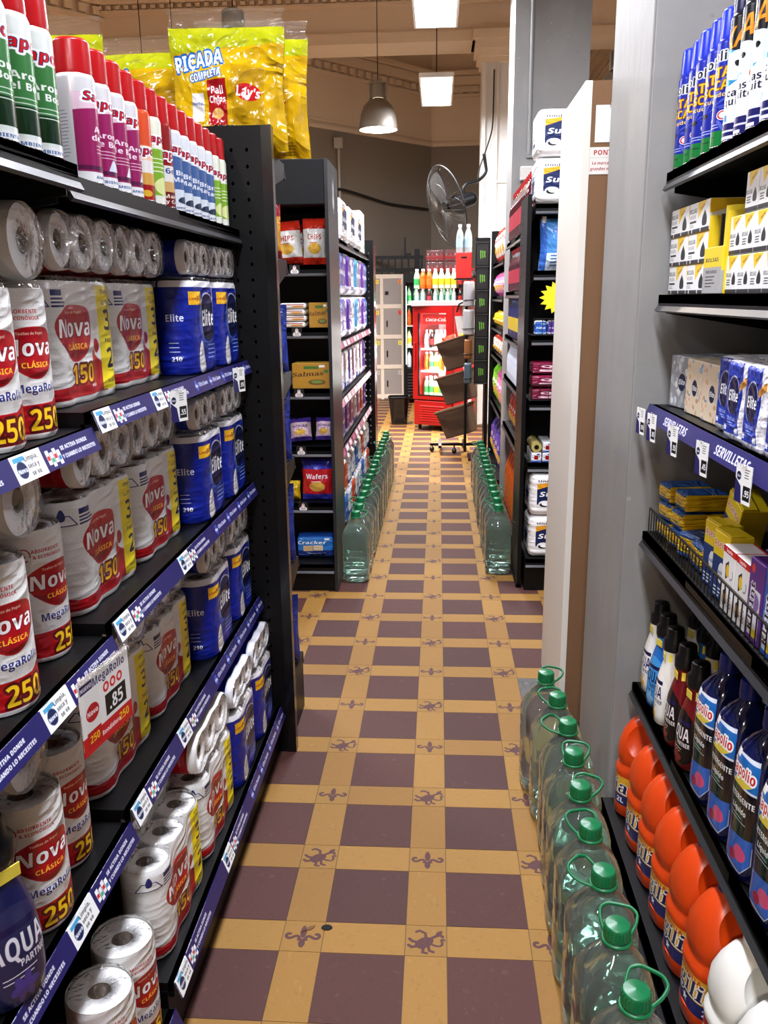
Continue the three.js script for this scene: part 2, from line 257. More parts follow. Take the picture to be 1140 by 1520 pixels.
// one bay; local x runs along the bay, local +z faces the shopper. levels = [[top of shelf, depth, strip material or null] ...]
function bay(name, { L, levels, back, base, rail = 0.04, tilt = -0.35, lip = 0.034, perf = false, backMat = M.blackMatte }) {
  const g = group(name);
  mesh('back_panel', box(L, back, 0.02, 0, back / 2, -0.01), backMat, g);
  if (base) { mesh('plinth', box(L, base[0] - 0.02, base[1] - 0.02, 0, (base[0] - 0.02) / 2, (base[1] - 0.02) / 2 + 0.002), M.black, g); }
  for (const [y, d, strip] of levels) {
    const s = mesh('shelf', merge([box(L - 0.004, 0.02, d, 0, y - 0.01, d / 2), box(L - 0.004, lip, 0.012, 0, y - lip / 2, d - 0.006)]), M.black, g);
    if (strip) { const r = mesh('price_rail', box(L - 0.004, rail, 0.003).rotateX(tilt).translate(0, y - 0.017, d + 0.0095), strip, s); } else mesh('shelf_edge', box(L - 0.004, 0.013, 0.008).rotateX(-0.5).translate(0, y - lip, d + 0.002), M.edge, s);
    for (const k of [-1, 1]) { const sh = new THREE.Shape([new THREE.Vector2(0.004, y - 0.02), new THREE.Vector2(d - 0.02, y - 0.02), new THREE.Vector2(d - 0.02, y - 0.045), new THREE.Vector2(0.004, y - 0.11)]); mesh('bracket', new THREE.ExtrudeGeometry(sh, { depth: 0.004, bevelEnabled: false }).rotateY(-Math.PI / 2).translate(k * (L / 2 - 0.004) + 0.002, 0, 0), M.black, s); }
  }
  return g;
}
function stripSheet(draw) { return print(sheet(1024, 36, (x, w, h) => { rect(x, '#221f5c', 0, 0, w, h); draw(x, w, h); }), 0.3); }
const card = (x, a, w = 62) => { rect(x, '#f2f2f0', a, 0, w, 36); oval(x, '#15234e', a + 18, 20, 11, 11); txt(x, 'Nova', a + 18, 21, 8, '#fff'); rect(x, '#49a0cc', a + 6, 3, 24, 6); txt(x, 'Limpia,', a + 45, 8, 9, '#222'); txt(x, 'seca y', a + 45, 18, 9, '#222'); txt(x, 'se va', a + 45, 28, 9, '#222'); };
const promo = (x, a) => { for (let i = 0; i < 4; i++) { rect(x, ['#f5f5f5', '#e8e8e8', '#f0e9e9', '#fff'][i], a + i * 9, 8 + (i & 1) * 4, 8, 20); rect(x, ['#c22', '#3a7', '#c22', '#27a'][i], a + i * 9 + 1, 16 + (i & 1) * 4, 6, 6); } txt(x, 'SE ACTIVA DONDE', a + 78, 12, 9, '#fff'); txt(x, 'Y CUANDO LO NECESITES', a + 86, 24, 8, '#fff'); };
const tailText = (x, a) => { for (let i = a; i < 1000; i += 110) { oval(x, '#3a4fb0', i, 18, 10, 12); txt(x, 'Elite', i, 19, 8, '#fff'); txt(x, 'Ultra Suave', i + 50, 18, 12, '#dfe4ff'); } };
const stripB = stripSheet((x) => { card(x, 0); promo(x, 70); card(x, 250); promo(x, 320); tailText(x, 520); });
const stripB2 = stripSheet((x) => { card(x, 0); promo(x, 68); card(x, 330); promo(x, 396); tailText(x, 600); });
const stripA = stripSheet((x) => { for (const a of [40, 300, 560, 800]) { card(x, a, 70); promo(x, a + 78); } });
const stripR = stripSheet((x) => { for (const a of [150, 390, 640, 860]) txt(x, 'SERVILLETAS', a + 20, 19, 24, '#e6e4f4', { sx: 0.8 }); });
// left near shelving: two bays and the perforated end frame
const nearB = bay('shelf_bay', { L: 1.18, back: 1.98, base: [0.17, 0.5], levels: [[1.702, 0.44, null], [1.325, 0.44, stripB], [0.945, 0.44, stripB2], [0.565, 0.44, stripB], [0.17, 0.495, stripB2]] });
{
  const e = mesh('end_frame', holed(0.535, 1.985, 0.03, [0.155, 0.18, 0.225], 0.3, 1.95, 0.045).translate(0.2475, 0, 0).rotateY(-Math.PI / 2).translate(0.622, 0, 0.0), M.black, nearB);
  mesh('frame_edge', span(0.59, 0.625, 0, 1.985, 0.515, 0.545), M.blackGloss, nearB);
  put(nearB, 'black steel shelf bay of paper towels ending in a perforated frame', 'shelf unit', [-0.95, 0, -0.305], Math.PI / 2);
}
put(bay('shelf_bay', { L: 1.3, back: 1.98, base: [0.115, 0.5], levels: [[1.712, 0.462, null], [1.3, 0.44, stripA], [0.925, 0.44, stripA], [0.545, 0.44, stripA], [0.115, 0.495, stripA]] }), 'black shelf bay of single jumbo rolls with lower set shelves', 'shelf unit', [-0.95, 0, 0.94], Math.PI / 2);
// right near shelving
const nearR = bay('shelf_bay', { L: 1.6, back: 2.1, base: [0.1, 0.5], levels: [[1.785, 0.415, null], [1.505, 0.415, null], [1.235, 0.415, stripR], [0.9, 0.415, null], [0.465, 0.415, null], [0.1, 0.49, null]] });
put(nearR, 'black shelf bay of cleaning goods beside the grey pillar', 'shelf unit', [1.03, 0, 0.28], -Math.PI / 2);

// ---------------------------------------------------------------- paper towel packs
function packOutline(n, r, s = 1) {                // closed outline round n rolls in a row, from the back centre by way of the left side and the front
  const W = n * r, pts = [], val = (n === 2 ? 0.05 : 0.13) * r, zf = (x) => r - val * (0.5 - 0.5 * Math.cos((Math.PI * (x + W - r)) / r));
  const half = 8 * n, a = W - r;
  for (let i = half / 2; i >= 0; i--) { const x = -a + (2 * a * i) / half; pts.push([x, -zf(x)]); }
  for (let i = 1; i < 8; i++) { const t = Math.PI * (i / 8); pts.push([-a - r * Math.sin(t), -r * Math.cos(t)]); }
  for (let i = 0; i <= half; i++) { const x = -a + (2 * a * i) / half; pts.push([x, zf(x)]); }
  for (let i = 1; i < 8; i++) { const t = Math.PI * (i / 8); pts.push([a + r * Math.sin(t), r * Math.cos(t)]); }
  for (let i = half; i >= half / 2; i--) { const x = -a + (2 * a * i) / half; pts.push([x, -zf(x)]); }
  return pts;
}
function wrapGeo(n, r, h, sd = 1) {
  const o = packOutline(n, r), m = o.length, ys = [0, 0.004, 0.012, 0.03, 0.06, 0.09, 0.12, 0.15, h - 0.045, h - 0.02, h - 0.006, h].filter((y, i, a) => !i || y > a[i - 1]), pos = [], uv = [], idx = [];
  const len = [0]; for (let i = 1; i < m; i++) len.push(len[i - 1] + Math.hypot(o[i][0] - o[i - 1][0], o[i][1] - o[i - 1][1])); const T = len[m - 1];
  ys.forEach((y) => o.forEach(([x, z], i) => {
    const e = Math.min(y, h - y), k = e < 0.012 ? 1 - 0.07 * Math.pow(1 - e / 0.012, 2) : 1 + 0.02 * (fbm(i * 0.35 + sd * 5, y * 30) - 0.5);
    pos.push(x * (1 + (k - 1) * 0.5), y, z * k); uv.push(len[i] / T, y / h);
  }));
  for (let j = 0; j < ys.length - 1; j++) for (let i = 0; i < m - 1; i++) { const a = j * m + i, b = a + m; idx.push(a, a + 1, b, a + 1, b + 1, b); }
  const g = new THREE.BufferGeometry(); g.setAttribute('position', new THREE.Float32BufferAttribute(pos, 3)); g.setAttribute('uv', new THREE.Float32BufferAttribute(uv, 2)); g.setIndex(idx); g.computeVertexNormals(); return g;
}
function filmCap(n, r, y, up, sd) {                // loose clear film drawn over the roll ends
  const o = packOutline(n, r * 0.985), m = o.length, pos = [], uv = [], idx = [], rings = [1, 0.93, 0.8, 0.6, 0.4, 0.2, 0.04];
  rings.forEach((k, q) => o.forEach(([x, z], i) => { const b = up * (0.004 + 0.004 * Math.min(1, q * 0.7) + (q ? 0.006 * (fbm(i * 0.5 + sd, q * 1.3 + sd * 2) - 0.4) : -0.006)); pos.push(x * (n > 1 ? (k * 0.5 + 0.5 * (q > 4 ? k : 1)) : k), y + b, z * k); uv.push(x * 9 * (k * 0.5 + 0.5) + sd, z * k * 9); }));
  for (let j = 0; j < rings.length - 1; j++) for (let i = 0; i < m - 1; i++) { const a = j * m + i, b = a + m; up > 0 ? idx.push(a, a + 1, b, a + 1, b + 1, b) : idx.push(a + 1, a, b, b + 1, a + 1, b); }
  const g = new THREE.BufferGeometry(); g.setAttribute('position', new THREE.Float32BufferAttribute(pos, 3)); g.setAttribute('uv', new THREE.Float32BufferAttribute(uv, 2)); g.setIndex(idx); g.computeVertexNormals(); return g;
}
const rollGeo = (r, h, rc) => lathe([[rc, 0], [r - 0.004, 0], [r, 0.004], [r, h - 0.004], [r - 0.004, h], [rc, h], [rc, 0]], 26);
function rollPack(n, r, h, wrapper, sd, name = 'paper_roll_pack') {
  const g = group(name); const rc = r * 0.36, rg = rollGeo(r * 0.95, h - 0.012, rc), cg = lathe([[rc - 0.0005, 0], [rc - 0.0005, h - 0.014], [rc - 0.0025, h - 0.014], [rc - 0.0025, 0], [rc - 0.0005, 0]], 18);
  for (let i = 0; i < n; i++) { const m = mesh('paper_roll', rg, M.paper, g); m.position.set((i - (n - 1) / 2) * 2 * r * 0.985, 0.006, 0); mesh('cardboard_core', cg, M.core, m); }
  mesh('printed_wrapper', wrapGeo(n, r, h, sd), wrapper, g);
  mesh('end_film', filmCap(n, r, h, 1, sd), M.film, g);
  return g;
}
const quilt = (x, w, h) => { x.strokeStyle = 'rgba(190,190,186,.5)'; x.lineWidth = 1.5; for (let j = 0; j < h; j += 14) for (let i = 0; i < w; i += 18) { x.beginPath(); x.arc(i + (j % 28 ? 9 : 0), j, 6, 0, 4); x.stroke(); } };
function bean(x, cx, cy, s, big = false) {
  x.save(); x.translate(cx, cy); x.scale(s, s);
  blob(x, '#b8101c', [[-130, 8], [-128, -52], [-40, -104], [80, -100], [132, -64], [128, 10], [84, 84], [10, 128], [-60, 88]]); blob(x, '#8f0b16', [[-118, 30], [-60, 80], [10, 118], [70, 84], [20, 70], [-60, 50]]); blob(x, '#b8101c', [[-122, 4], [-60, 44], [20, 66], [88, 60], [110, 0], [40, -40], [-80, -40]]);
  txt(x, 'Nova', 0, -14, 96, '#fff', { stroke: '#8a0d16', lw: 10, skew: -0.08, sx: 0.98 }); txt(x, 'Toallas de Papel', 0, -74, 15, '#f5d9c0'); txt(x, 'CLÁSICA', 14, 58, 32, '#ffc531'); x.restore();
}
const towelSheet = sheet(1536, 480, (x, w, h) => {
  rect(x, '#e9e8e4', 0, 0, w, h); quilt(x, w, h);
  for (const o of [0, -1536, 768, -768]) {
    x.save(); x.translate(o - 96, 0);
    poly(x, '#b4111b', [[380, 480], [380, 330], [440, 372], [560, 410], [700, 404], [820, 380], [900, 320], [950, 300], [1004, 330], [1040, 480]]); rect(x, '#e9e8e4', 380, 456, 720, 24);
    x.save(); x.translate(760, 196); x.scale(1.18, 1); bean(x, 0, 0, 1.02); x.restore();
    txt(x, '150', 812, 366, 104, '#ffc21c', { stroke: '#6d0f10', lw: 20, skew: -0.1 }); txt(x, 'PAÑOS', 900, 420, 18, '#fff');
    x.strokeStyle = '#1c2466'; x.lineWidth = 4; x.beginPath(); x.moveTo(470, 96); x.lineTo(500, 56); x.lineTo(560, 56); x.lineTo(590, 96); x.closePath(); x.stroke(); blob(x, '#1c2466', [[530, 20], [546, 50], [544, 72], [530, 78], [516, 72], [514, 50]]); rect(x, '#1c2466', 600, 34, 70, 22); lines(x, '#1c2466', 600, 64, 110, 3, 14, 7);
    oval(x, '#b4111b', 968, 262, 26, 30); oval(x, '#b4111b', 925, 300, 22, 26);
    rect(x, '#f3dc12', 1004, 16, 142, 436); txt(x, 'Oferta', 1075, 40, 24, '#1b1b3a'); txt(x, 'LLEVA', 1075, 84, 26, '#1b1b3a'); txt(x, '3', 1075, 160, 120, '#12123a'); txt(x, 'PAGA', 1075, 246, 26, '#1b1b3a'); txt(x, '2', 1075, 322, 120, '#12123a'); txt(x, '50 paños', 1075, 420, 16, '#1b1b3a');
    x.restore();
  }
  rect(x, '#e9e8e4', 0, 0, 2, h);
});
const towelRedSheet = sheet(512, 256, (x, w, h) => { rect(x, '#ae0f19', 0, 0, w, h); rect(x, '#e9e8e4', 0, 0, w, 26); rect(x, '#e9e8e4', 0, 236, w, 20); for (const a of [90, 346]) { txt(x, '150', a, 120, 60, '#8e1416', { stroke: '#d9a21a', lw: 5, rot: Math.PI / 2 }); txt(x, '3', a + 80, 90, 26, '#f3e6e2', { rot: Math.PI / 2 }); } });
const blueSheet = sheet(1024, 384, (x, w, h) => {
  rect(x, '#0c1f8c', 0, 0, w, h);
  for (const o of [0, -1024, 512, -512]) {
    x.save(); x.translate(o - 34, 0);
    poly(x, '#e6e6ea', [[660, 0], [720, 0], [744, 384], [690, 384], [672, 300], [700, 200], [650, 90]]); blob(x, '#3a55b4', [[430, 120], [520, 40], [640, 70], [670, 200], [560, 300], [450, 250]]);
    rect(x, '#e8e6ea', 250, 0, 500, 26);
    oval(x, '#0b1440', 574, 156, 104, 100, -0.1); x.strokeStyle = '#c8c4b0'; x.lineWidth = 5; x.beginPath(); x.ellipse(574, 156, 108, 106, -0.1, 2.4, 6.6); x.stroke();
    txt(x, 'Elite', 574, 156, 92, '#fff', { sx: 0.92, skew: -0.08 }); lines(x, '#7fa0e6', 560, 268, 110, 4, 18, 5);
    blob(x, '#e9e7e6', [[420, 384], [424, 290], [450, 236], [480, 262], [492, 310], [520, 384]]); rect(x, '#f2b91c', 376, 44, 100, 54); txt(x, 'Lleva', 402, 72, 18, '#b31217'); txt(x, '3-2', 446, 72, 30, '#7a1010');
    txt(x, 'Elite', 312, 150, 40, '#e8ecff', { sx: 0.9 }); lines(x, '#cfd6f5', 282, 250, 60, 3, 18, 3); txt(x, '210', 312, 318, 26, '#fff'); x.restore();
  }
});
const blueSideSheet = sheet(128, 128, (x, w, h) => { rect(x, '#0c1f8c', 0, 0, w, h); rect(x, '#dcdbe0', 0, 0, w, 12); rect(x, '#dcdbe0', 0, 118, w, 10); });
const wrapO = { bumpMap: crinkle, bumpScale: 0.006 };
const towelWrap = print(towelSheet, 0.28, wrapO), towelRedWrap = print(towelRedSheet, 0.28, wrapO), blueWrap = print(blueSheet, 0.28, wrapO), blueSideWrap = print(blueSideSheet, 0.28, wrapO);
const megaSheet = sheet(1024, 640, (x, w, h) => {
  rect(x, '#eae9e5', 0, 0, w, h); quilt(x, w, h);
  for (const o of [0, 512, -512]) { x.save(); x.translate(o, 0);
    x.strokeStyle = '#b4111b'; x.lineWidth = 5; x.beginPath(); x.arc(370, 110, 30, 0.9, 6.6); x.stroke(); txt(x, '$', 370, 110, 40, '#b4111b'); txt(x, 'ABSORBENTE', 480, 96, 24, '#b4111b'); txt(x, '& ECONÓMICA', 488, 124, 22, '#b4111b');
    x.save(); x.translate(512, 262); x.scale(1.05, 0.92); bean(x, 0, 0, 1.1); x.restore(); txt(x, 'MegaRollo', 540, 420, 50, '#22287a');
    poly(x, '#c2101a', [[256, 640], [256, 500], [400, 492], [600, 486], [700, 440], [768, 500], [768, 640]]); txt(x, '250', 560, 556, 130, '#ffcf1e', { stroke: '#5d0d0e', lw: 26, sx: 0.9 }); txt(x, 'PAÑOS', 676, 600, 18, '#fff'); rect(x, '#eae9e5', 256, 616, 512, 24); x.restore(); }
});
const megaWrap = print(megaSheet, 0.3, wrapO);
function megaRoll(sd) {
  const r = 0.058, h = 0.226, g = group('jumbo_paper_roll');
  mesh('paper_roll', rollGeo(r * 0.97, h - 0.01, 0.02).translate(0, 0.004, 0), M.paper, g); mesh('cardboard_core', lathe([[0.0195, 0.004], [0.0195, h - 0.008], [0.0175, h - 0.008], [0.0175, 0.004], [0.0195, 0.004]], 18), M.core, g);
  mesh('printed_wrapper', lathe([[r * 0.93, 0], [r, 0.008], [r * 1.005, 0.06], [r, 0.12], [r * 1.005, 0.18], [r, h - 0.01], [r * 0.97, h - 0.001]], 36), megaWrap, g);
  mesh('end_film', filmCap(1, r * 0.985, h - 0.002, 1, sd), M.film, g);
  return g;
}
const RL = Math.PI / 2, LIE = new THREE.Euler().setFromRotationMatrix(new THREE.Matrix4().makeBasis(V(0, 0, -1), V(1, 0, 0), V(0, -1, 0))), LIEROT = [LIE.x, LIE.y, LIE.z];
const standing = (kind, x, y, z, turn, label, grp) => { const o = kind === 't' ? copyOf('towel', () => rollPack(3, 0.0515, 0.215, towelWrap, 1)) : copyOf('blue', () => rollPack(2, 0.06, 0.225, blueWrap, 2)); put(o, label, 'paper towels', [x, y + 0.0015, z], RL + turn, grp); };
const lying = (kind, xFront, y, z, label, grp) => {                                   // roll ends face the aisle
  const t = kind === 't', r = t ? 0.0515 : 0.041, h = t ? 0.215 : 0.23;
  const o = t ? copyOf('towelL', () => rollPack(3, r, h, towelRedWrap, 4)) : copyOf('blueL', () => rollPack(3, r, h, blueSideWrap, 6)); put(o, label, 'paper towels', [xFront - h, y + r, z], LIEROT, grp);
};
const ordinal = ['upper', 'second', 'third', 'bottom'];
[[1.325, 0], [0.945, 1], [0.565, 2], [0.17, 3]].forEach(([y, i]) => {
  const dx = i === 3 ? 0.05 : 0, dt = i === 3 ? 0.085 : 0, w = ordinal[i] + ' towel shelf', gt = 'red and white towel packs', gb = 'blue towel packs';
  const zt = i === 3 ? [0.085, -0.228] : [0.112, -0.203], zb = [-0.503, -0.768];
  zt.forEach((z, k) => { standing('t', -0.625 + dt + (i === 0 ? -0.012 * k : 0.01), y, z, 0, 'red and white towel pack ' + (k ? 'next to the blue packs' : 'next to the jumbo rolls') + ' on the ' + w, gt); if (!(i === 3 && k === 0)) lying('t', -0.565 + dt - 0.01 * k, y + 0.2315, i === 3 ? z + 0.006 : z - 0.012, 'red sided towel pack lying on the one ' + (k ? 'beside the blue packs' : 'beside the jumbo rolls') + ', ' + w, gt); });
  zb.forEach((z, k) => { standing('b', -0.577 + dx, y, z, 0, 'blue towel pack ' + (k ? 'against the perforated frame' : 'next to the red packs') + ' on the ' + w, gb); lying('b', -0.53 + dx, y + 0.2405, z - (i === 3 && k === 0 ? 0.008 : 0), 'clear ended blue pack lying on the one ' + (k ? 'against the frame' : 'next to the red packs') + ', ' + w, gb); });
});
lying('t', -0.55, 0.17 + 0.2315, 0.1, 'red sided towel pack lying behind an unwrapped one at the shelf bottom', 'red and white towel packs');
const megaAt = (x, y, z, turn, lab, sd) => put(copyOf('mega', () => megaRoll(3)), lab, 'paper roll', [x, y + 0.0015, z], RL + turn, 'single jumbo paper rolls');
for (const [x, y, z, t, s] of [[-0.588, 1.3, 0.378, -0.5, 0], [-0.58, 1.3, 0.5, -0.6, 0], [-0.58, 0.925, 0.548, -0.6, 1], [-0.61, 0.925, 0.362, -0.3, 1], [-0.572, 0.545, 0.54, -0.6, 2], [-0.6, 0.545, 0.392, -0.35, 2], [-0.515, 0.115, 0.475, -0.7, 3], [-0.52, 0.115, 0.352, -0.4, 3]])
  megaAt(x, y, z, t, 'jumbo roll with a red oval, ' + (z < 0.4 ? 'nearer to' : 'farther from') + ' the towel packs, ' + ['eye level', 'second', 'third', 'lowest'][s] + ' shelf');
for (const [y, z, s] of [[1.3, 0.37, 0], [0.925, 0.475, 1], [0.545, 0.55, 2]]) { const o = copyOf('mega', () => megaRoll(3)); const r = 0.058; put(o, 'jumbo roll lying on its side on top of standing rolls, ' + ['eye level', 'second', 'third'][s] + ' shelf', 'paper roll', [-0.545 - 0.226, y + 0.2375 + r, z], LIEROT, 'single jumbo paper rolls'); }

// ---------------------------------------------------------------- aerosol cans
function canSheet(draw) { return print(sheet(256, 384, draw), 0.25, { metalness: 0.25 }); }
const brandRed = (x, cx, cy, s) => { txt(x, 'Sapolio', cx, cy, s, '#c8121c', { stroke: '#fff', lw: s * 0.34, skew: -0.12, sx: 0.85 }); txt(x, 'Sapolio', cx, cy, s, '#c8121c', { stroke: '#16245e', lw: s * 0.08, skew: -0.12, sx: 0.85 }); };
const canArt = {
  green: canSheet((x, w, h) => { rect(x, '#dfe6e0', 0, 0, w, h); rect(x, '#3a7a40', 0, 60, w, 260); poly(x, '#dfe6e0', [[0, 60], [w, 60], [w, 70], [128, 112], [0, 84]]); rect(x, '#16361c', 0, 260, w, 80); for (let i = 0; i < 30; i++) { const a = rnd() * w; poly(x, '#0f2a15', [[a - 7, 340], [a, 240 + rnd() * 50], [a + 7, 340]]); } rect(x, '#e9ece9', 0, 352, w, 32); brandRed(x, 128, 86, 46); txt(x, 'Aroma', 128, 176, 30, '#f4f6f2'); txt(x, 'del Bosque', 128, 206, 28, '#f4f6f2', { sx: 0.9 }); lines(x, '#cfe0cf', 84, 238, 84, 3, 14, 3); txt(x, 'AMBIENTADOR', 128, 366, 14, '#2a4a8a'); }),
  magenta: canSheet((x, w, h) => { rect(x, '#d8d8da', 0, 0, w, h); poly(x, '#97205c', [[40, 70], [216, 50], [216, 340], [40, 340]]); poly(x, '#e6c8d8', [[40, 70], [216, 50], [216, 84], [40, 130]]); brandRed(x, 128, 78, 44); txt(x, 'Aroma', 128, 190, 28, '#f6e6ee'); txt(x, 'de Bebé', 128, 220, 28, '#f6e6ee'); lines(x, '#e6bcd0', 86, 246, 80, 3, 12, 3); blob(x, '#d8e4f0', [[108, 330], [120, 290], [128, 272], [140, 292], [152, 330]]); rect(x, '#5a1a44', 40, 318, 176, 16); rect(x, '#eee', 0, 340, w, 44); txt(x, 'AMBIENTADOR', 128, 358, 14, '#2a4a8a'); lines(x, '#8a8a92', 8, 130, 22, 14, 12, 3); rect(x, '#55555a', 14, 320, 14, 40); }),
  orange: canSheet((x, w, h) => { rect(x, '#d8512a', 0, 0, w, h); x.fillStyle = '#e9e6e0'; x.fillRect(0, 200, w, 80); poly(x, '#efc9a8', [[0, 150], [w, 150], [w, 210], [0, 210]]); brandRed(x, 128, 170, 44); rect(x, '#d6a24a', 0, 262, w, 50); rect(x, '#a3161a', 0, 312, w, 72); oval(x, '#e0b02a', 110, 348, 16, 14); oval(x, '#2f8a3a', 150, 352, 14, 14); }),
  maroon: canSheet((x, w, h) => { rect(x, '#8c1a1c', 0, 0, w, h); rect(x, '#e6e2dc', 0, 190, w, 76); brandRed(x, 128, 140, 46); txt(x, '6en1', 128, 214, 36, '#2a3e8c'); rect(x, '#d2a86a', 0, 262, w, 46); rect(x, '#6a1518', 0, 308, w, 76); txt(x, 'Manzana', 128, 328, 24, '#f3e2d6'); txt(x, 'y Canela', 128, 352, 22, '#f3e2d6'); }),
  blue: canSheet((x, w, h) => { rect(x, '#dfe4ea', 0, 0, w, h); rect(x, '#45649c', 0, 80, w, 240); poly(x, '#dfe4ea', [[0, 80], [w, 80], [w, 92], [128, 132], [0, 106]]); brandRed(x, 128, 90, 44); txt(x, 'Brisa', 128, 200, 32, '#eef2fa'); txt(x, 'Marina', 128, 232, 30, '#eef2fa'); rect(x, '#dce6ef', 0, 278, w, 66); blob(x, '#23344e', [[90, 344], [96, 316], [128, 308], [160, 318], [166, 344]]); rect(x, '#eef0f2', 0, 350, w, 34); txt(x, 'AMBIENTADOR', 128, 364, 14, '#2a4a8a'); }),
  lime: canSheet((x, w, h) => { rect(x, '#e6ecd8', 0, 0, w, h); rect(x, '#7fb02c', 0, 140, w, 200); brandRed(x, 128, 96, 44); lines(x, '#eef6da', 80, 180, 96, 4, 18, 4); oval(x, '#dfe9a0', 128, 300, 40, 40); rect(x, '#eef0e6', 0, 350, w, 34); }),
};
function can(art, capMat, r = 0.034, hb = 0.178, hc = 0.055) {
  const g = group('aerosol_can');
  mesh('can_body', lathe([[0, 0.003], [r - 0.003, 0.003], [r, 0], [r, 0.005], [r, hb * 0.5], [r, hb - 0.01], [r - 0.003, hb - 0.002], [r - 0.006, hb]], 26), art, g);
  mesh('can_rim', new THREE.TorusGeometry(r - 0.001, 0.0018, 6, 26).rotateX(RL).translate(0, 0.003, 0), M.chrome, g);
  mesh('cap', lathe([[r - 0.0035, hb - 0.002], [r - 0.003, hb + 0.004], [r - 0.0045, hb + hc - 0.006], [r - 0.008, hb + hc - 0.001], [0, hb + hc]], 26), capMat, g);
  return g;
}
const canAt = (k, x, z, label) => put(copyOf('can' + k, () => can(canArt[k], M.redcap)), label + (x < -0.6 ? ' behind another' : ' at the shelf edge'), 'aerosol can', [x, 1.7135 - (z < 0.22 ? 0.01 : 0), z], RL + (k === 'magenta' && z > 0.1 ? 0.75 : rr(-0.25, 0.25)), 'air freshener cans on the top shelf');
for (let i = 0; i < 5; i++) for (const x of [-0.53, -0.602]) canAt('green', x, 0.327 + i * 0.07 + (x < -0.6 ? 0.035 : 0), 'air freshener can printed with a green forest and red cap');
for (let i = 0; i < 4; i++) for (const x of [-0.553, -0.625]) canAt('magenta', x, 0.112 - i * 0.07 - (x < -0.6 ? 0.035 : 0), 'magenta air freshener can with a red cap');
for (const x of [-0.553, -0.625]) canAt('orange', x, x < -0.6 ? -0.205 : -0.17, 'orange fading to white air freshener can with a red cap');
canAt('lime', -0.553, -0.24, 'green and white can squeezed between the orange and maroon cans'); canAt('maroon', -0.553, -0.31, 'maroon and cream air freshener can with a red cap'); canAt('maroon', -0.625, -0.31, 'maroon and cream air freshener can with a red cap');
for (let i = 0; i < 5; i++) for (const x of [-0.553, -0.625]) canAt('blue', x, -0.385 - i * 0.07, 'blue and white seaside air freshener can with a red cap');
for (let i = 0; i < 2; i++) canAt('lime', -0.553, -0.737 - i * 0.07, 'lime green and white can by the perforated shelf end');

// ---------------------------------------------------------------- right shelf: insect sprays on top
canArt.fly = canSheet((x, w, h) => { rect(x, '#1b2a9e', 0, 0, w, h); for (let i = 0; i < 12; i++) { x.globalAlpha = 0.5; poly(x, '#8fa4ea', [[128, 240], [128 + 150 * Math.cos(i * 0.55), 240 + 110 * Math.sin(i * 0.55)], [128 + 150 * Math.cos(i * 0.55 + 0.12), 240 + 110 * Math.sin(i * 0.55 + 0.12)]]); } x.globalAlpha = 1; oval(x, '#1b2a9e', 128, 262, 40, 30); txt(x, 'Sapolio', 128, 62, 44, '#15151c', { stroke: '#d8dce8', lw: 8, sx: 0.85 }); txt(x, 'MATA', 128, 118, 50, '#f2bf1e', { stroke: '#7a3c08', lw: 6, sx: 0.85 }); txt(x, 'MOSCAS', 128, 162, 46, '#f2bf1e', { stroke: '#7a3c08', lw: 6, sx: 0.78 }); txt(x, 'y zancudos', 128, 196, 22, '#f2cf5e'); oval(x, '#111', 120, 244, 20, 10); oval(x, '#f2f2f2', 170, 268, 18, 18); oval(x, '#c22', 170, 268, 15, 15); oval(x, '#f6e9e9', 170, 268, 11, 11); lines(x, '#b9c4f2', 96, 298, 70, 2, 10, 3); rect(x, '#0e7a38', 0, 322, w, 62); lines(x, '#083f1c', 110, 340, 50, 1, 10, 4); });
canArt.spray = canSheet((x, w, h) => { rect(x, '#eceef0', 0, 0, w, h); rect(x, '#141418', 0, 0, w, 120); txt(x, 'SaXAN', 128, 74, 84, '#f08a12', { skew: -0.3, sx: 0.8, rot: -0.12 }); oval(x, '#2f8fc0', 110, 160, 62, 56); oval(x, '#dff0f8', 150, 156, 46, 44); blob(x, '#151515', [[140, 146], [150, 140], [162, 150], [150, 164]]); oval(x, '#d0602a', 190, 206, 18, 18); oval(x, '#f6ece6', 190, 206, 12, 12); txt(x, 'Moscas y', 128, 236, 30, '#15152a'); txt(x, 'Mosquitos', 128, 262, 30, '#15152a'); rect(x, '#2a7fc6', 60, 300, 70, 20); rect(x, '#1d1f66', 0, 326, w, 58); lines(x, '#dfe2f5', 70, 346, 110, 1, 10, 6); rect(x, '#eef', 40, 364, 120, 10); });
const flyAt = (k, x, z, label) => put(copyOf('can' + k, () => k === 'fly' ? can(canArt.fly, std(0x1630b8, 0.25), 0.033, 0.2, 0.055) : can(canArt.spray, std(0x15153a, 0.25), 0.032, 0.225, 0.06)), label + (x > 0.7 ? ' behind another' : ' at the shelf edge'), 'aerosol can', [x, 1.7865, z], -RL + rr(-0.3, 0.3), 'insect spray cans on the right top shelf');
for (const [x, z] of [[0.652, -0.48], [0.655, -0.41], [0.65, -0.34], [0.652, -0.27], [0.65, -0.2], [0.722, -0.445], [0.722, -0.375], [0.722, -0.305], [0.722, -0.235]]) flyAt('fly', x, z, 'blue insect spray can with a green foot and blue cap');
for (let i = 0; i < 6; i++) for (const x of [0.65, 0.718]) flyAt('spray', x, -0.13 + i * 0.066, 'white and black insect spray can with orange lettering');

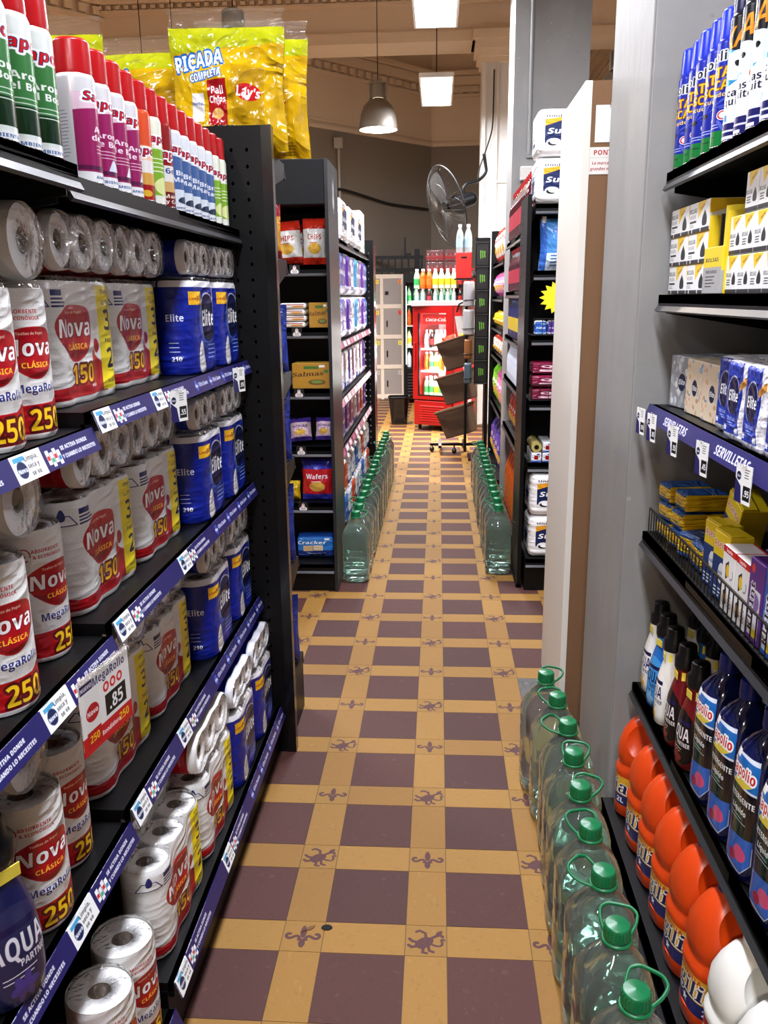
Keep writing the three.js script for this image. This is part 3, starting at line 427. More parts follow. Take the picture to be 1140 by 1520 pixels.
// ---------------------------------------------------------------- second shelf: boxes of bin bags
const FR = [0, 0, 0.5, 1], SD = [0.5, 0, 0.75, 1], TP = [0.75, 0, 1, 1];
const boxed = (name, part, w, h, d, mat, r = 0.002) => { const g = group(name); mesh(part, printed(new RoundedBoxGeometry(w, h, d, 1, r), [SD, SD, TP, TP, FR, FR]).translate(0, h / 2, 0), mat, g); return g; };
const sack = (x, cx, cy, s, c = '#17171a') => { blob(x, c, [[cx, cy - 26 * s], [cx + 8 * s, cy - 14 * s], [cx + 26 * s, cy + 2 * s], [cx + 28 * s, cy + 34 * s], [cx, cy + 36 * s], [cx - 28 * s, cy + 34 * s], [cx - 26 * s, cy + 2 * s], [cx - 8 * s, cy - 14 * s]]); };
const bagBox = print(sheet(512, 128, (x) => { rect(x, '#efefec', 0, 0, 512, 128); poly(x, '#f2c81a', [[110, 0], [220, 0], [120, 70]]); txt(x, 'Aseito', 168, 24, 18, '#7a3a12', { rot: -0.35 }); txt(x, 'BOLSAS', 52, 34, 26, '#1a1a1a'); txt(x, 'NEGRAS', 50, 60, 22, '#55555a', { weight: 'normal' }); rect(x, '#1a1a1a', 12, 76, 84, 9); lines(x, '#777', 12, 92, 70, 2, 8, 3); sack(x, 200, 66, 1.1); rect(x, '#26262a', 0, 112, 256, 16); rect(x, '#efefec', 40, 112, 10, 16); rect(x, '#efefec', 150, 112, 10, 16); rect(x, '#e6e6e2', 256, 0, 256, 128); poly(x, '#f2c81a', [[256, 0], [330, 0], [256, 60]]); txt(x, 'BOLSAS', 330, 80, 22, '#1a1a1a'); rect(x, '#eceae4', 384, 0, 128, 128); poly(x, '#f2c81a', [[384, 0], [512, 0], [384, 50]]); }), 0.45);
const smallBagBox = print(sheet(256, 128, (x) => { rect(x, '#efefec', 0, 0, 256, 128); poly(x, '#f2c81a', [[20, 0], [128, 0], [40, 50]]); txt(x, 'Aseito', 74, 18, 15, '#7a3a12', { rot: -0.35 }); txt(x, 'BOLSAS', 36, 66, 17, '#1a1a1a'); lines(x, '#555', 14, 80, 46, 3, 8, 4); sack(x, 94, 72, 0.75); rect(x, '#26262a', 0, 114, 128, 14); rect(x, '#e6e6e2', 128, 0, 128, 128); }), 0.45);
for (let r = 0; r < 3; r++) for (const z of [-0.435, -0.287]) put(copyOf('bagbox', () => boxed('bin_bag_box', 'carton', 0.144, 0.063, 0.2, bagBox)), 'wide white and yellow box of black bin bags in a stack by the pillar', 'box', [0.736 - r * 0.002, 1.506 + r * 0.0645, z - 0.008 + r * 0.002], -RL, 'wide boxes of bin bags');
for (let r = 0; r < 3; r++) for (let i = 0; i < 6; i++) { if (r === 2 && i < 1) continue; put(copyOf('bagbox2', () => boxed('bin_bag_box', 'carton', 0.063, 0.07, 0.16, smallBagBox)), 'narrow upright box of black bin bags right of the yellow roll display', 'box', [0.712, 1.506 + r * 0.0715, -0.052 + i * 0.0645 + r * 0.004], -RL, 'narrow boxes of bin bags'); }
{
  const g = group('bag_roll_display'), m = print(sheet(256, 256, (x) => { rect(x, '#f0cf18', 0, 0, 256, 256); rect(x, '#a8a8a6', 0, 110, 128, 146); txt(x, 'BOLSAS', 60, 70, 30, '#1a1a1a', { sx: 0.85 }); txt(x, 'NEGRAS', 60, 136, 24, '#1a1a1a', { sx: 0.85 }); lines(x, '#333', 20, 160, 70, 4, 18, 6); rect(x, '#a8a8a6', 128, 130, 128, 126); }), 0.45);
  mesh('tray_front', printed(new RoundedBoxGeometry(0.115, 0.09, 0.006, 1, 0.001), [SD, SD, TP, TP, FR, FR]).translate(0.02, 0.045, 0.075), m, g);
  mesh('tray_side', span(-0.0375, -0.0345, 0, 0.155, -0.07, 0.072), std(0xe8c81c, 0.45), g); mesh('tray_side', span(0.0745, 0.0775, 0, 0.155, -0.07, 0.072), std(0xe8c81c, 0.45), g); mesh('tray_floor', span(-0.034, 0.074, 0, 0.004, -0.07, 0.07), std(0xe8c81c, 0.45), g);
  mesh('bag_roll', cyl(0.024, 0.024, 0.15, -0.008, 0.08, 0.035), M.blackGloss, g); mesh('bag_roll', cyl(0.026, 0.026, 0.16, 0.045, 0.086, 0.04), std(0xecd21c, 0.4), g); mesh('bag_roll', cyl(0.024, 0.024, 0.15, 0.0, 0.08, -0.03), M.blackGloss, g);
  put(g, 'open yellow and grey display tray holding black and yellow bag rolls', 'display tray', [0.7, 1.5065, -0.16], -RL);
}
// ---------------------------------------------------------------- third shelf: tissue boxes and napkins
const ovalLogo = (x, cx, cy, s) => { oval(x, '#0c1440', cx, cy, 44 * s, 48 * s, -0.15); x.strokeStyle = '#c9c2a8'; x.lineWidth = 3 * s; x.beginPath(); x.ellipse(cx, cy, 47 * s, 52 * s, -0.15, 2.2, 6.2); x.stroke(); txt(x, 'Elite', cx, cy, 40 * s, '#fff', { sx: 0.88, skew: -0.06 }); };
const stoneTissue = print(sheet(512, 256, (x) => { rect(x, '#8e9092', 0, 0, 512, 256); for (let i = 0; i < 130; i++) { const a = rnd() * 512, b = rnd() * 256, r = rr(8, 20); blob(x, ['#c9cacb', '#b4b6b8', '#d8d8d8', '#a2a4a6'][i % 4], [[a - r, b], [a - r * 0.4, b - r * 1.3], [a + r, b - r * 0.5], [a + r * 0.8, b + r], [a - r * 0.3, b + r * 1.2]]); } ovalLogo(x, 128, 128, 0.9); rect(x, '#1a2140', 190, 20, 44, 24); }), 0.4);
const leafTissue = print(sheet(512, 256, (x) => { rect(x, '#ddc9ac', 0, 0, 512, 256); for (let i = 0; i < 70; i++) { const a = rnd() * 512, b = rnd() * 256, r = rr(8, 22); oval(x, ['#c79a6a', '#b8b4a8', '#e6d8c0', '#8f9aa0', '#d8a878'][i % 5], a, b, r * 0.55, r, rnd() * 3); } ovalLogo(x, 128, 130, 0.8); rect(x, '#8fb4d0', 180, 30, 44, 18); }), 0.4);
const tissue = (k, mat, w) => copyOf('tissue' + k + w, () => { const g = boxed('tissue_box', 'carton', w, 0.125, 0.13, mat, 0.003); mesh('tissue_slot', rbox(w * 0.55, 0.002, 0.05, 0.0008, 0, 0.1255, 0), M.film, g); return g; });
put(tissue('s', stoneTissue, 0.12), 'grey stone patterned cube of tissues next to the pillar', 'tissue box', [0.725, 1.2365, -0.44], -RL + 0.2); put(tissue('s', stoneTissue, 0.12), 'grey stone patterned cube of tissues behind another one', 'tissue box', [0.9, 1.2365, -0.42], -RL);
for (const z of [-0.305, -0.18]) put(tissue('l', leafTissue, 0.12), 'beige leaf patterned cube of tissues standing on the napkin shelf', 'tissue box', [0.72, 1.2365, z], -RL + 0.04, 'beige tissue cubes');
put(tissue('l', leafTissue, 0.12), 'beige leaf patterned tissue cube stacked above others behind the napkins', 'tissue box', [0.862, 1.3635, -0.15], -RL + 0.1).scale.y = 0.88;
put(tissue('l', leafTissue, 0.12), 'beige tissue cube at the back, behind the napkins', 'tissue box', [0.87, 1.2365, 0.0], -RL); put(tissue('l', leafTissue, 0.12), 'beige tissue cube carrying another one at the back of the shelf', 'tissue box', [0.87, 1.2365, -0.135], -RL);
const napkinPrint = print(sheet(512, 256, (x) => { rect(x, '#16329a', 0, 0, 512, 256); rect(x, '#cfd2de', 0, 236, 256, 20); poly(x, '#e9e9ee', [[200, 0], [256, 0], [256, 256], [214, 256], [180, 190], [212, 110]]); x.save(); x.translate(104, 112); x.scale(1.5, 1.25); ovalLogo(x, 0, 0, 1); x.restore(); poly(x, '#c98a2e', [[170, 70], [250, 40], [252, 66], [180, 92]]); txt(x, 'Ultra Suave', 100, 186, 20, '#c7d2ff', { weight: 'normal' }); lines(x, '#a8b8ee', 56, 200, 90, 2, 8, 2); txt(x, '50', 34, 220, 26, '#fff'); rect(x, '#dfe2ec', 150, 214, 40, 18); rect(x, '#e4e4e8', 256, 0, 256, 256); for (let i = 0; i < 30; i++) rect(x, i & 1 ? '#cfcfd4' : '#f0f0f2', 256 + (i % 2) * 0, i * 9, 256, 4); for (let i = 0; i < 16; i++) rect(x, '#c6c6cc', 384 + i * 8, 0, 2, 256); }), 0.3, wrapO);
const napkin = () => copyOf('napkin', () => { const g = group('napkin_pack'); mesh('wrapped_stack', printed(new RoundedBoxGeometry(0.105, 0.15, 0.12, 3, 0.012), [SD, SD, TP, TP, FR, FR]).translate(0, 0.075, 0), napkinPrint, g); mesh('wrap_seam', rbox(0.09, 0.004, 0.012, 0.0015, 0, 0.151, 0.02), M.film, g); return g; });
put(napkin(), 'blue napkin pack standing half hidden and set back next to the beige tissues', 'napkins', [0.705, 1.2365, -0.062], -RL + 0.06); put(napkin(), 'blue napkin pack, the one with a white price sticker at its foot', 'napkins', [0.685, 1.2365, 0.049], -RL + 0.04);
for (const z of [0.16, 0.27]) put(napkin(), 'blue and white napkin pack in the row over the SERVILLETAS strip', 'napkins', [0.68, 1.2365, z], -RL, 'napkin packs in a row');
// hanging price cards
const priceSheet = (big, red) => print(sheet(128, 160, (x, w, h) => { rect(x, '#f4f4f0', 0, 0, w, h); poly(x, '#221f5c', [[0, 60], [46, 90], [60, 160], [0, 160]]); oval(x, '#10183e', 26, 50, 18, 18); txt(x, 'Elite', 26, 50, 13, '#fff'); lines(x, '#666', 70, 16, 40, 4, 11, 4); rect(x, '#131316', 66, 84, 56, 60); txt(x, big, 94, 114, 40, '#fff', { sx: 0.8 }); }), 0.4);
const priceCard = (key, big, pos, rot, label) => put(copyOf('price' + big, () => { const g = group('price_card'); mesh('card', box(0.052, 0.066, 0.0012), priceSheet(big), g); mesh('card_clip', rbox(0.02, 0.006, 0.004, 0.001, 0, 0.032, 0.001), M.film, g); return g; }), label, 'price card', pos, rot, 'hanging price cards');
[[-0.485, '.95'], [-0.375, '.85'], [-0.19, '.55'], [0.02, '.45'], [0.25, '.95']].forEach(([z, b], i) => priceCard('r' + i, b, [0.583, 1.197, z], [0, -RL + 0.15, 0.0], 'white price card hanging on the napkin shelf strip, reading ' + b));
priceCard('l0', '.55', [-0.472, 1.29, -0.08], [0, RL - 0.4, 0], 'white price card hanging below the yellow edged towel packs'); priceCard('l1', '.95', [-0.472, 1.292, -0.63], [0, RL - 0.4, 0], 'white price card hanging on the shelf strip under the blue packs');
{
  const g = group('price_sign'); mesh('sign_card', box(0.15, 0.13, 0.0015), print(sheet(256, 222, (x, w, h) => { rect(x, '#f3f3f0', 0, 0, w, h); txt(x, 'MegaRollo', 150, 30, 34, '#221f5c'); rect(x, '#221f5c', 4, 16, 60, 26); txt(x, 'NUEVO', 34, 30, 16, '#fff'); for (let i = 0; i < 3; i++) { oval(x, '#d22', 130 + i * 36, 70, 15, 15); oval(x, '#fbe9e9', 130 + i * 36, 70, 8, 8); } rect(x, '#121214', 120, 94, 110, 62); txt(x, '.85', 176, 126, 56, '#fff'); rect(x, '#cf1620', 0, 168, w, 54); txt(x, '250', 210, 192, 34, '#ffcf1e'); txt(x, 'Rendidora', 140, 194, 20, '#fff'); rect(x, '#eeeeea', 20, 50, 70, 160); oval(x, '#b8101c', 55, 110, 32, 26); txt(x, 'Nova', 55, 110, 22, '#fff'); rect(x, '#c2101a', 20, 160, 70, 50); txt(x, '250', 55, 184, 30, '#ffcf1e'); }), 0.4), g);
  mesh('sign_holder', rbox(0.152, 0.008, 0.006, 0.001, 0, 0.065, 0.002), M.film, g); put(g, 'white and red price sign reading MegaRollo 85 hanging from a shelf', 'price sign', [-0.468, 0.872, 0.43], RL - 0.15);
}

// ---------------------------------------------------------------- fourth shelf: wire fence, sponges and cartons
{
  const g = group('wire_shelf_fence'), L = 1.56, rods = [], hgt = 0.066;
  for (let i = 0; i <= 66; i++) rods.push(cyl(0.0014, 0.0014, hgt, -L / 2 + (i * L) / 66, hgt / 2, 0, 6));
  mesh('wire_rods', merge(rods), M.wire, g); mesh('top_wire', box(L, 0.004, 0.004, 0, hgt, 0), M.wire, g); mesh('bottom_wire', box(L, 0.004, 0.004, 0, 0.003, 0), M.wire, g);
  mesh('end_wire', merge([box(0.004, 0.004, 0.3, L / 2, hgt, -0.15), ...Array.from({ length: 14 }, (_, i) => cyl(0.0014, 0.0014, hgt, L / 2, hgt / 2, -0.01 - i * 0.022, 6))]), M.wire, g);
  put(g, 'black wire fence along the edge of the sponge shelf', 'shelf fence', [0.624, 0.902, 0.285], -RL);
}
const spongeArt = print(sheet(256, 128, (x) => { rect(x, '#e9c11a', 0, 0, 256, 128); rect(x, '#1f4a86', 0, 0, 256, 20); txt(x, 'Aseito', 60, 50, 24, '#c4301c'); rect(x, '#1f4a86', 0, 98, 128, 30); txt(x, 'Esponja', 60, 80, 16, '#222'); rect(x, '#e2b512', 128, 0, 64, 128); rect(x, '#1d4c8c', 192, 0, 64, 128); }), 0.35, wrapO);
const sponge = (w, h, d) => copyOf('sponge' + w + h, () => { const g = group('sponge_pack'); mesh('sponge', printed(new RoundedBoxGeometry(w, h, d, 2, 0.008), [SD, SD, TP, TP, FR, FR]).translate(0, h / 2, 0), spongeArt, g); mesh('film_fold', rbox(w * 0.9, 0.003, 0.008, 0.001, 0, h * 0.5, d / 2 + 0.003), M.film, g); return g; });
const SY = 0.9015;
put(sponge(0.075, 0.045, 0.11), 'yellow and blue sponge pack lying nearest the pillar', 'sponges', [0.70, SY, -0.46], -RL + 0.1, 'sponge packs'); put(sponge(0.075, 0.045, 0.11), 'yellow and blue sponge pack stacked on the one by the pillar', 'sponges', [0.702, SY + 0.048, -0.458], -RL + 0.15, 'sponge packs'); put(sponge(0.075, 0.045, 0.11), 'yellow and blue sponge pack topping the stack by the pillar', 'sponges', [0.70, SY + 0.096, -0.46], -RL + 0.1, 'sponge packs');
for (const [x, y, z, r, w] of [[0.705, SY, -0.37, 0.2, 'low'], [0.71, SY + 0.048, -0.372, 0.1, 'middle'], [0.715, SY + 0.096, -0.37, 0.05, 'top']]) put(sponge(0.075, 0.045, 0.11), 'yellow sponge pack, ' + w + ' one of the second stack from the pillar', 'sponges', [x, y, z], -RL + r, 'sponge packs');
const clothArt = print(sheet(256, 256, (x) => { rect(x, '#efd022', 0, 0, 256, 256); txt(x, 'Aseito', 64, 46, 36, '#d0601c', { stroke: '#fff', lw: 4 }); rect(x, '#163a78', 0, 92, 128, 164); oval(x, '#f2f4f6', 80, 150, 26, 40); txt(x, 'PAÑO', 80, 150, 16, '#163a78'); lines(x, '#e8ecf4', 16, 210, 80, 3, 14, 6); rect(x, '#e6c61a', 128, 0, 128, 256); rect(x, '#163a78', 128, 180, 64, 76); }), 0.35);
const clothBox = (w, h, d) => copyOf('cloth' + w, () => { const g = boxed('cloth_carton', 'carton', w, h, d, clothArt, 0.003); mesh('carton_flap', rbox(w * 0.96, 0.003, d * 0.5, 0.001, 0, h + 0.002, d * 0.2), std(0xe6c61a, 0.4), g); return g; });
put(clothBox(0.09, 0.16, 0.06), 'tall yellow scouring cloth carton leaning over the sponges', 'carton', [0.745, 0.925, -0.2], [0, -RL, -0.35], 'yellow cleaning cloth cartons'); put(clothBox(0.09, 0.16, 0.06), 'yellow carton leaning at the back of the sponge shelf', 'carton', [0.83, 0.925, -0.06], [0, -RL, -0.3], 'yellow cleaning cloth cartons');
put(clothBox(0.075, 0.14, 0.05), 'yellow and navy cleaning cloth carton on the sponge shelf', 'carton', [0.675, SY, -0.085], -RL + 0.1, 'yellow cleaning cloth cartons'); put(clothBox(0.075, 0.14, 0.05), 'yellow and navy cleaning cloth carton next to the white red edged boxes', 'carton', [0.668, SY, -0.003], -RL + 0.08, 'yellow cleaning cloth cartons');
put(sponge(0.08, 0.06, 0.07), 'green and yellow scouring pad bundle behind the wire', 'sponges', [0.69, SY, -0.28], -RL + 0.4); put(sponge(0.08, 0.06, 0.07), 'yellow scouring pads beside the leaning carton', 'sponges', [0.69, SY, -0.195], -RL);
const trapArt = print(sheet(256, 256, (x) => { rect(x, '#eceae6', 0, 0, 256, 256); rect(x, '#c4181c', 0, 0, 256, 26); txt(x, 'Sapolio', 64, 13, 18, '#fff'); poly(x, '#18181a', [[34, 70], [66, 50], [74, 110], [40, 130]]); oval(x, '#f0c020', 58, 92, 16, 26); x.strokeStyle = '#888'; x.lineWidth = 6; x.beginPath(); x.arc(94, 96, 20, -1, 2); x.stroke(); poly(x, '#18181a', [[30, 180], [62, 160], [70, 220], [36, 236]]); oval(x, '#d8941c', 52, 200, 14, 22); lines(x, '#99a', 84, 180, 34, 4, 14, 6); }), 0.4);
for (const z of [0.072, 0.144]) put(copyOf('trap', () => boxed('insect_trap_box', 'carton', 0.068, 0.13, 0.06, trapArt)), 'white box with a red top and yellow insect pictures', 'box', [0.665, SY, z], -RL, 'red topped insect trap boxes');
const paleSide = print(sheet(256, 128, (x) => { rect(x, '#2c1f66', 0, 0, 256, 128); rect(x, '#3a2b7c', 8, 50, 40, 30); rect(x, '#c9c8c4', 128, 0, 64, 128); for (let i = 0; i < 12; i++) rect(x, '#222', 134 + i * 3, 40, rr(1, 2.4), 60); rect(x, '#2c1f66', 192, 0, 64, 128); rect(x, '#aeb4c8', 192, 70, 64, 58); }), 0.4);
for (const [x, y, z] of [[0.76, SY + 0.062, 0.09], [0.76, SY + 0.062, 0.175], [0.76, SY + 0.124, 0.1], [0.76, SY + 0.124, 0.188], [0.765, SY + 0.186, 0.14], [0.765, SY, 0.09], [0.765, SY, 0.175]]) put(copyOf('violet', () => boxed('hair_dye_box', 'carton', 0.082, 0.06, 0.1, paleSide)), 'dark violet carton with a grey bar code end, stacked behind', 'box', [x, y, z], -RL, 'violet cartons');
const kneArt = (c, l) => print(sheet(256, 256, (x) => { rect(x, c, 0, 0, 256, 256); rect(x, '#e0e0ea', 20, 90, 90, 150); oval(x, l, 66, 130, 36, 30); oval(x, '#e03a2a', 30, 30, 14, 14); txt(x, 'KleInt', 38, 150, 54, '#1a1a2a', { rot: -RL, stroke: '#f4f4fa', lw: 6 }); rect(x, '#f0d020', 60, 214, 40, 26); rect(x, c, 128, 0, 128, 256); lines(x, '#dfe', 140, 30, 50, 3, 14, 5); }), 0.35);
const violetArt = kneArt('#5b2d80', '#8a6aa8'), azureArt = kneArt('#2458b0', '#6a9ad0');
for (const z of [0.216, 0.36]) put(copyOf('vio', () => boxed('freshener_box', 'carton', 0.068, 0.15, 0.075, violetArt)), 'tall violet carton with upright white lettering behind the wire', 'box', [0.672, SY, z], -RL, 'violet upright cartons'); for (const z of [0.288, 0.432]) put(copyOf('azu', () => boxed('freshener_box', 'carton', 0.068, 0.15, 0.075, azureArt)), 'tall blue carton with upright white lettering behind the wire', 'box', [0.672, SY, z], -RL, 'blue upright cartons');

// ---------------------------------------------------------------- fifth shelf: softener and detergent bottles
const flask = [[0.026, 0.0, 2.4], [0.037, 0.006, 2.6], [0.039, 0.03, 2.6], [0.0385, 0.08], [0.035, 0.12], [0.028, 0.15], [0.023, 0.168], [0.0225, 0.185], [0.026, 0.195, 2], [0.026, 0.205, 2], [0.02, 0.207, 2]];
const softArt = (bg, ink, lab, flower) => print(sheet(512, 256, (x) => { rect(x, bg, 0, 0, 512, 256); blob(x, lab, [[150, 240], [150, 110], [256, 70], [362, 110], [362, 240]]); rect(x, '#1a1440', 190, 108, 132, 12); txt(x, 'AQUA', 256, 146, 52, ink, { sx: 0.95 }); txt(x, 'PARTNER', 290, 176, 18, ink); lines(x, ink, 210, 192, 90, 2, 8, 2); for (let i = 0; i < 6; i++) oval(x, flower, 256 + 20 * Math.cos(i), 220 + 12 * Math.sin(i), 15, 9, i); for (const a of [70, 442]) oval(x, flower, a, 40, 30, 18, 0.6); rect(x, '#f4e04a', 330, 20, 30, 26); }), 0.25);
const softs = { w: [softArt('#e8e4da', '#241a5c', '#f2efe8', '#e8b82a'), 'white softener bottle with yellow flowers and a black cap'], b: [softArt('#1f66b8', '#0f1a4c', '#3a8fd0', '#7fb6e6'), 'blue softener bottle with a black cap'], r: [softArt('#6a1016', '#e8dede', '#170d10', '#8a2020'), 'dark red softener bottle with a black label and cap'] };
const soft = (k) => copyOf('soft' + k, () => { const g = group('softener_bottle'); mesh('bottle', superBody(flask, 2.6, 1), softs[k][0], g); mesh('cap', lathe([[0.0265, 0.196], [0.0275, 0.2], [0.0275, 0.222], [0.021, 0.228], [0.02, 0.25], [0.018, 0.254], [0, 0.255]], 24), M.blackcap, g); mesh('neck_tag', rbox(0.026, 0.018, 0.0015, 0.0005, 0.006, 0.181, 0.0245), std(0xe8d44a, 0.4), g); return g; });
for (const [k, x, z] of [['w', 0.665, -0.465], ['b', 0.66, -0.378], ['w', 0.655, -0.29], ['r', 0.655, -0.19], ['r', 0.655, -0.09], ['w', 0.755, -0.44], ['b', 0.75, -0.345], ['w', 0.745, -0.255], ['r', 0.745, -0.16], ['b', 0.83, -0.39], ['w', 0.83, -0.3]]) put(soft(k), softs[k][1] + (x > 0.8 ? ' in the back row' : x > 0.7 ? ' in the second row' : ' at the shelf edge'), 'bottle', [x, 0.4665, z], -RL + rr(-0.2, 0.3), 'softener bottles');
softs.n = [softArt('#171a44', '#e6e4ee', '#26264e', '#4a3a90'), ''];
put(soft('n'), 'dark blue softener bottle standing on the jumbo roll shelf', 'bottle', [-0.545, 0.5475, 0.69], RL - 0.5).scale.set(1.35, 1.1, 1.35);
for (const [x, z] of [[-0.535, 0.6], [-0.51, 0.69]]) put(copyOf('magb', () => { const g = group('softener_bottle'); mesh('bottle', superBody(flask, 2.6, 1), std(0xa3124e, 0.3), g); mesh('cap', cyl(0.025, 0.027, 0.05, 0, 0.226, 0, 22), std(0x8c0f3c, 0.3), g); mesh('label', lathe([[0.0402, 0.05], [0.0402, 0.1]], 24), std(0xe0c020, 0.4), g); return g; }), 'magenta bottle with a yellow label on the lowest jumbo roll shelf', 'bottle', [x, 0.1165, z], RL, 'magenta bottles');
const detSheet = sheet(512, 384, (x, w, h) => { rect(x, '#0e1440', 0, 0, w, h); poly(x, '#dfe6f2', [[196, 80], [320, 72], [324, 330], [296, 366], [206, 360], [192, 240]]); rect(x, '#1f6ab8', 200, 84, 122, 66); oval(x, '#e8d24a', 266, 140, 48, 16, -0.3); txt(x, 'Sapolio', 258, 118, 38, '#d01820', { stroke: '#fff', lw: 10, sx: 0.85, skew: -0.1 }); rect(x, '#14151c', 206, 156, 117, 130); txt(x, 'DETERGENTE', 262, 184, 22, '#fff', { sx: 0.85 }); txt(x, 'Líquido', 260, 212, 20, '#fff', { skew: -0.2 }); lines(x, '#9aa', 214, 230, 90, 2, 9, 3); poly(x, '#2f62c0', [[212, 286], [322, 270], [322, 330], [296, 362], [214, 356]]); oval(x, '#d64a7a', 282, 318, 26, 20); oval(x, '#9a2040', 250, 336, 18, 14); rect(x, '#f4f4f2', 200, 74, 30, 20); });
const detBody = [[0.045, 0, 3], [0.052, 0.005, 3.2], [0.0525, 0.03], [0.051, 0.09], [0.0525, 0.16], [0.0515, 0.22], [0.045, 0.25], [0.032, 0.272, 2.4], [0.02, 0.286, 2], [0.018, 0.3, 2], [0.016, 0.302, 2]];
const det = () => copyOf('det', () => { const g = group('detergent_bottle'); mesh('bottle', superBody(detBody, 3.2, 1), phy(0xffffff, 0.12, { map: detSheet, clearcoat: 0.5, clearcoatRoughness: 0.05 }), g); mesh('cap', lathe([[0.02, 0.292], [0.021, 0.295], [0.02, 0.325], [0.018, 0.328], [0, 0.329]], 24), M.navycap, g); mesh('bubble_ridge', merge([0.05, 0.08, 0.11, 0.14, 0.17, 0.2].map((y) => new THREE.SphereGeometry(0.003, 8, 6).translate(0.0505, y, 0.022))), M.navycap, g); return g; });
for (const [x, z] of [[0.672, 0.03], [0.672, 0.15], [0.672, 0.27], [0.672, 0.39], [0.785, 0.07], [0.785, 0.19], [0.785, 0.31]]) put(det(), 'large dark navy detergent bottle with a red lettered label' + (x > 0.7 ? ' in the back row' : ' at the shelf edge'), 'bottle', [x, 0.4665, z], -RL + 0.1, 'detergent bottles');

// ---------------------------------------------------------------- base shelf: bleach jugs with moulded grips
const ev = new Evaluator(); ev.attributes = ['position', 'normal', 'uv'];
const bleachProf = [[0.05, 0, 2.8], [0.06, 0.006, 2.8], [0.0615, 0.03], [0.0605, 0.036], [0.0605, 0.115], [0.062, 0.122], [0.0618, 0.134], [0.055, 0.144], [0.0545, 0.149], [0.058, 0.158], [0.0598, 0.175], [0.0575, 0.205], [0.05, 0.232, 2.4], [0.038, 0.255, 2.2], [0.024, 0.268, 2], [0.018, 0.275, 2], [0.0175, 0.286, 2]];
function bleach(art, capMat) {
  const g = group('bleach_jug'), body = new Brush(superBody(bleachProf, 2.8, 1, 48));
  let r = body;
  for (const k of [-1, 1]) { const cut = new Brush(new THREE.SphereGeometry(1, 28, 20).scale(0.026, 0.056, 0.04)); const cu = cut.geometry.attributes.uv; for (let q = 0; q < cu.count; q++) cu.setXY(q, 0.5, 0.93); cut.position.set(k * 0.064, 0.222, 0.004); cut.rotation.z = k * 0.38; cut.updateMatrixWorld(); r = ev.evaluate(r, cut, SUBTRACTION); }
  const geo = r.geometry; g.scale.set(1.02, 1.07, 1.2); mesh('jug_body', geo, art, g);
  mesh('cap', lathe([[0.0205, 0.276], [0.021, 0.278], [0.0205, 0.298], [0.018, 0.302], [0, 0.303]], 24), capMat, g);
  for (const y of [0.128, 0.033]) mesh('rib', new THREE.TorusGeometry(0.0605, 0.002, 6, 40).rotateX(RL).translate(0, y, 0), art, g);
  return g;
}
const bleachArt = (bg, low, band, word, word2) => print(sheet(512, 384, (x, w, h) => { rect(x, bg, 0, 0, w, h); rect(x, band, 0, 230, w, 106); rect(x, low, 0, 298, w, 38); txt(x, word, 256, 270, 62, '#1b1c50', { font: 'serif', skew: -0.15, stroke: '#f6f2e2', lw: 6 }); txt(x, word2, 256, 240, 18, '#b81a1a'); for (const a of [150, 390, 256]) poly(x, '#f2f2f2', Array.from({ length: 10 }, (_, i) => { const q = i & 1 ? 6 : 15, t = (i / 10) * Math.PI * 2 - Math.PI / 2; return [a + q * Math.cos(t), 316 + q * Math.sin(t)]; })); txt(x, '2L', 330, 318, 26, '#f2f2f2'); txt(x, word, 20, 270, 62, '#1b1c50', { font: 'serif', skew: -0.15 }); }), 0.3);
const orangeArt = bleachArt('#cc3f0c', '#1d2160', '#e0a92e', 'Vigilia', 'LAVAVAJILLA'), whiteArt = bleachArt('#e6e4dc', '#1f62a8', '#c0282c', 'Clorox', 'CLORO');
for (let i = 0; i < 6; i++) put(copyOf('orange', () => bleach(orangeArt, M.navycap)), i ? 'orange cleaner jug with moulded grip and yellow label band' : 'orange cleaner jug turned sideways in the corner by the pillar', 'jug', [0.648 - 0.0015 * i, 0.1015, -0.44 + i * 0.135 - (i === 0 ? 0.012 : 0)], -RL + (i === 0 ? -0.5 : 0.12), 'orange jugs on the base shelf');
for (let i = 0; i < 4; i++) put(copyOf('white', () => bleach(whiteArt, M.whitecap)), 'white bleach jug with moulded grip and red band', 'jug', [0.64, 0.1015, 0.374 + i * 0.134], -RL + 0.1 + 0.1 * (i % 2), 'white jugs on the base shelf');

// ---------------------------------------------------------------- water jugs on the floor
const jugProf = [[0.05, 0.002, 3], [0.066, 0.004, 3.4], [0.073, 0.014], [0.075, 0.03], [0.0725, 0.04], [0.0745, 0.05], [0.0755, 0.07], [0.073, 0.08], [0.0755, 0.09], [0.0755, 0.12], [0.073, 0.13], [0.0755, 0.14], [0.076, 0.17], [0.0735, 0.18], [0.076, 0.19], [0.0765, 0.22], [0.0755, 0.236], [0.071, 0.252, 3], [0.06, 0.27, 2.6], [0.044, 0.29, 2.3], [0.03, 0.304, 2], [0.0225, 0.314, 2], [0.021, 0.322, 2], [0.021, 0.332, 2]];
const pet = phy(0xe4efe9, 0.03, { transmission: 0.955, thickness: 0.15, ior: 1.33, attenuationColor: new THREE.Color(0xa4d6c6), attenuationDistance: 1.1 });
const petAir = phy(0xf2fff9, 0.05, { transmission: 1, thickness: 0, ior: 1.45 });
